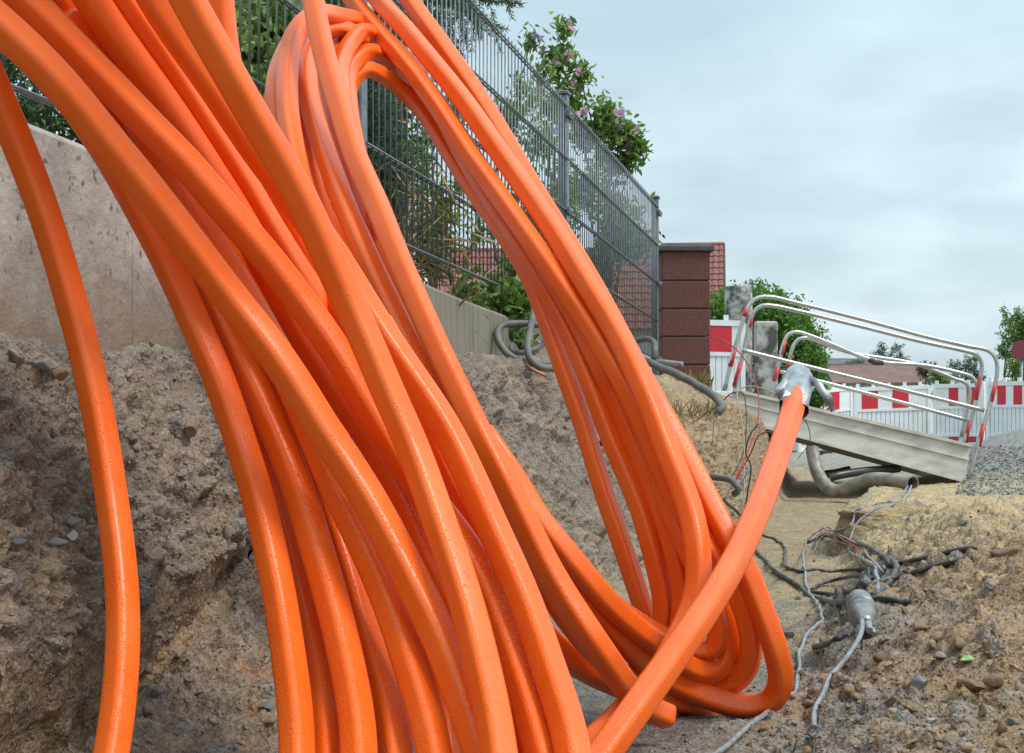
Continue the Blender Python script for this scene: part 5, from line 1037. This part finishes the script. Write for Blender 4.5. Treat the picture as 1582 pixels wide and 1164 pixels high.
for i, (px, py, rp_, m_, lab, fl) in enumerate(stones):
    if m_ is None: continue
    h = hit(px, py+rp_*.6); r = rp_/F*h.y; v, f = rock_mesh(r*1.05, 100+i, fl, 9, 3); rg = np.random.default_rng(i); a = rg.uniform(0, 6.28); Rz = np.array([[math.cos(a), -math.sin(a), 0], [math.sin(a), math.cos(a), 0], [0, 0, 1]]); v = v@Rz.T
    c = h+Vector((0, 0, r*fl*.35)); o = mesh_np("stone" if m_ is not M_STB else "earth_clod", v+np.array(c), f, m_); tag(o, lab, "stone" if m_ is not M_STB else "clod", "larger stones in the soil")
# lime-green sprayed mark on a stone
h = hit(1497, 1022); v, f = rock_mesh(16/F*h.y, 555, .6, 9, 3); mesh_s = mesh_np("painted_stone", v+np.array(h)+np.array([0, 0, .004]), f, mat("sprayed_stone", (.30, .62, .14), rough=.7, col2=(.22, .20, .17), vscale=45, cpos=(.45, .55), detail=3)); tag(mesh_s, "stone splashed with bright lime green marking paint in the lower right spoil", "stone")
# crumbs: one sheet of countless bits
def crumbs(name, n, region, rmin, rmax, m, seed, power=2.5, label=None, kind="stuff", ymax=15):
    rg = np.random.default_rng(seed); base = [rock_mesh(1, 700+seed*10+k, .7, 9, 1 if rmax < .009 else 2, (.22, .62)) for k in range(10)]; VV = []; FF = []; k0 = 0; cnt = 0; tries = 0
    while cnt < n and tries < n*5:
        tries += 1; px, py = region(rg); d = (P(px, py, 1.0)-Vector((0, 0, CH))).normalized(); l, nn_, i_, dd = BVH.ray_cast(Vector((0, 0, CH)), d)
        if l is None or l.y > ymax: continue
        r = rmin+(rmax-rmin)*rg.random()**power; r *= min(1.0, .55+l.y/6)
        v, f = base[rg.integers(10)]; VV.append((v*r)@rotm(rg).T+np.array(l+nn_*r*.08)); FF.append(f+k0); k0 += len(v); cnt += 1
    return tag(mesh_np(name, np.concatenate(VV), np.concatenate(FF), m), kind=kind)
def reg_bank(rg): return rg.uniform(-40, 1180), rg.uniform(520, 1230)
def reg_right(rg): return rg.uniform(1150, 1640), 740+460*rg.random()**.6
def crumbmat(name, cols):
    m = mat(name, cols[0], rough=.92, bump=.8, bscale=120, spec=.2); t = m.node_tree; b = t.nodes["Principled BSDF"]; g = t.nodes.new("ShaderNodeNewGeometry"); r = t.nodes.new("ShaderNodeValToRGB"); r.color_ramp.interpolation = 'CONSTANT'
    while len(r.color_ramp.elements) < len(cols): r.color_ramp.elements.new(.5)
    for i, c in enumerate(cols): r.color_ramp.elements[i].position = i/len(cols); r.color_ramp.elements[i].color = (*c, 1)
    t.links.new(g.outputs["Random Per Island"], r.inputs[0]); t.links.new(r.outputs[0], b.inputs["Base Color"]); return m
MC_B = crumbmat("bank_crumb", [(.26, .20, .15), (.30, .225, .165), (.22, .165, .12), (.33, .25, .17), (.26, .21, .165), (.24, .185, .135), (.33, .26, .19), (.21, .175, .15)])
MC_R = crumbmat("spoil_crumb", [(.25, .16, .09), (.30, .205, .12), (.20, .125, .07), (.34, .25, .15), (.26, .175, .10), (.23, .18, .13), (.29, .19, .105), (.32, .26, .19)])
crumbs("soil_crumbs", 7000, reg_bank, .0012, .006, MC_B, 1, 1.8)
crumbs("soil_crumbs", 260, reg_bank, .005, .016, MC_B, 2, 2.6)
crumbs("soil_crumbs", 5000, reg_right, .0012, .006, MC_R, 3, 1.8)
crumbs("soil_crumbs", 330, reg_right, .006, .019, MC_R, 4, 2.8)
MC_G = crumbmat("heap_gravel", [(.26, .25, .235), (.20, .195, .185), (.32, .31, .29), (.16, .155, .15), (.27, .25, .22)])
crumbs("gravel", 2600, lambda rg: (rg.uniform(1480, 1660), rg.uniform(690, 765)), .006, .028, MC_G, 7, 2.2, ymax=19)
# roots and straws
def straw(px, py, dx, dz, l, r, m, name, lab, cat):
    a = hit(px, py, .002); mb = MB(); b = a+Vector((dx, -.01, dz)).normalized()*l; mid = (a+b)/2+Vector((.004, 0, .004)); mb.tube([a, mid, b], [r, r*.8, r*.5], 6); tag(mb.build(name, m), lab, cat)
M_TW = mat("twig", (.30, .15, .05), rough=.7)
straw(1227, 1163, .15, 1, .035, .0016, M_TW, "twig", "thin orange twig standing upright at the bottom edge", "twig")
straw(1345, 1140, .6, -.1, .02, .0022, M_TW, "twig", "short broken twig on the grey sand near the bottom", "twig")
straw(104, 1070, .25, 1, .03, .0016, M_TW, "twig", "brown splinter sticking up from the clay at lower left", "twig")
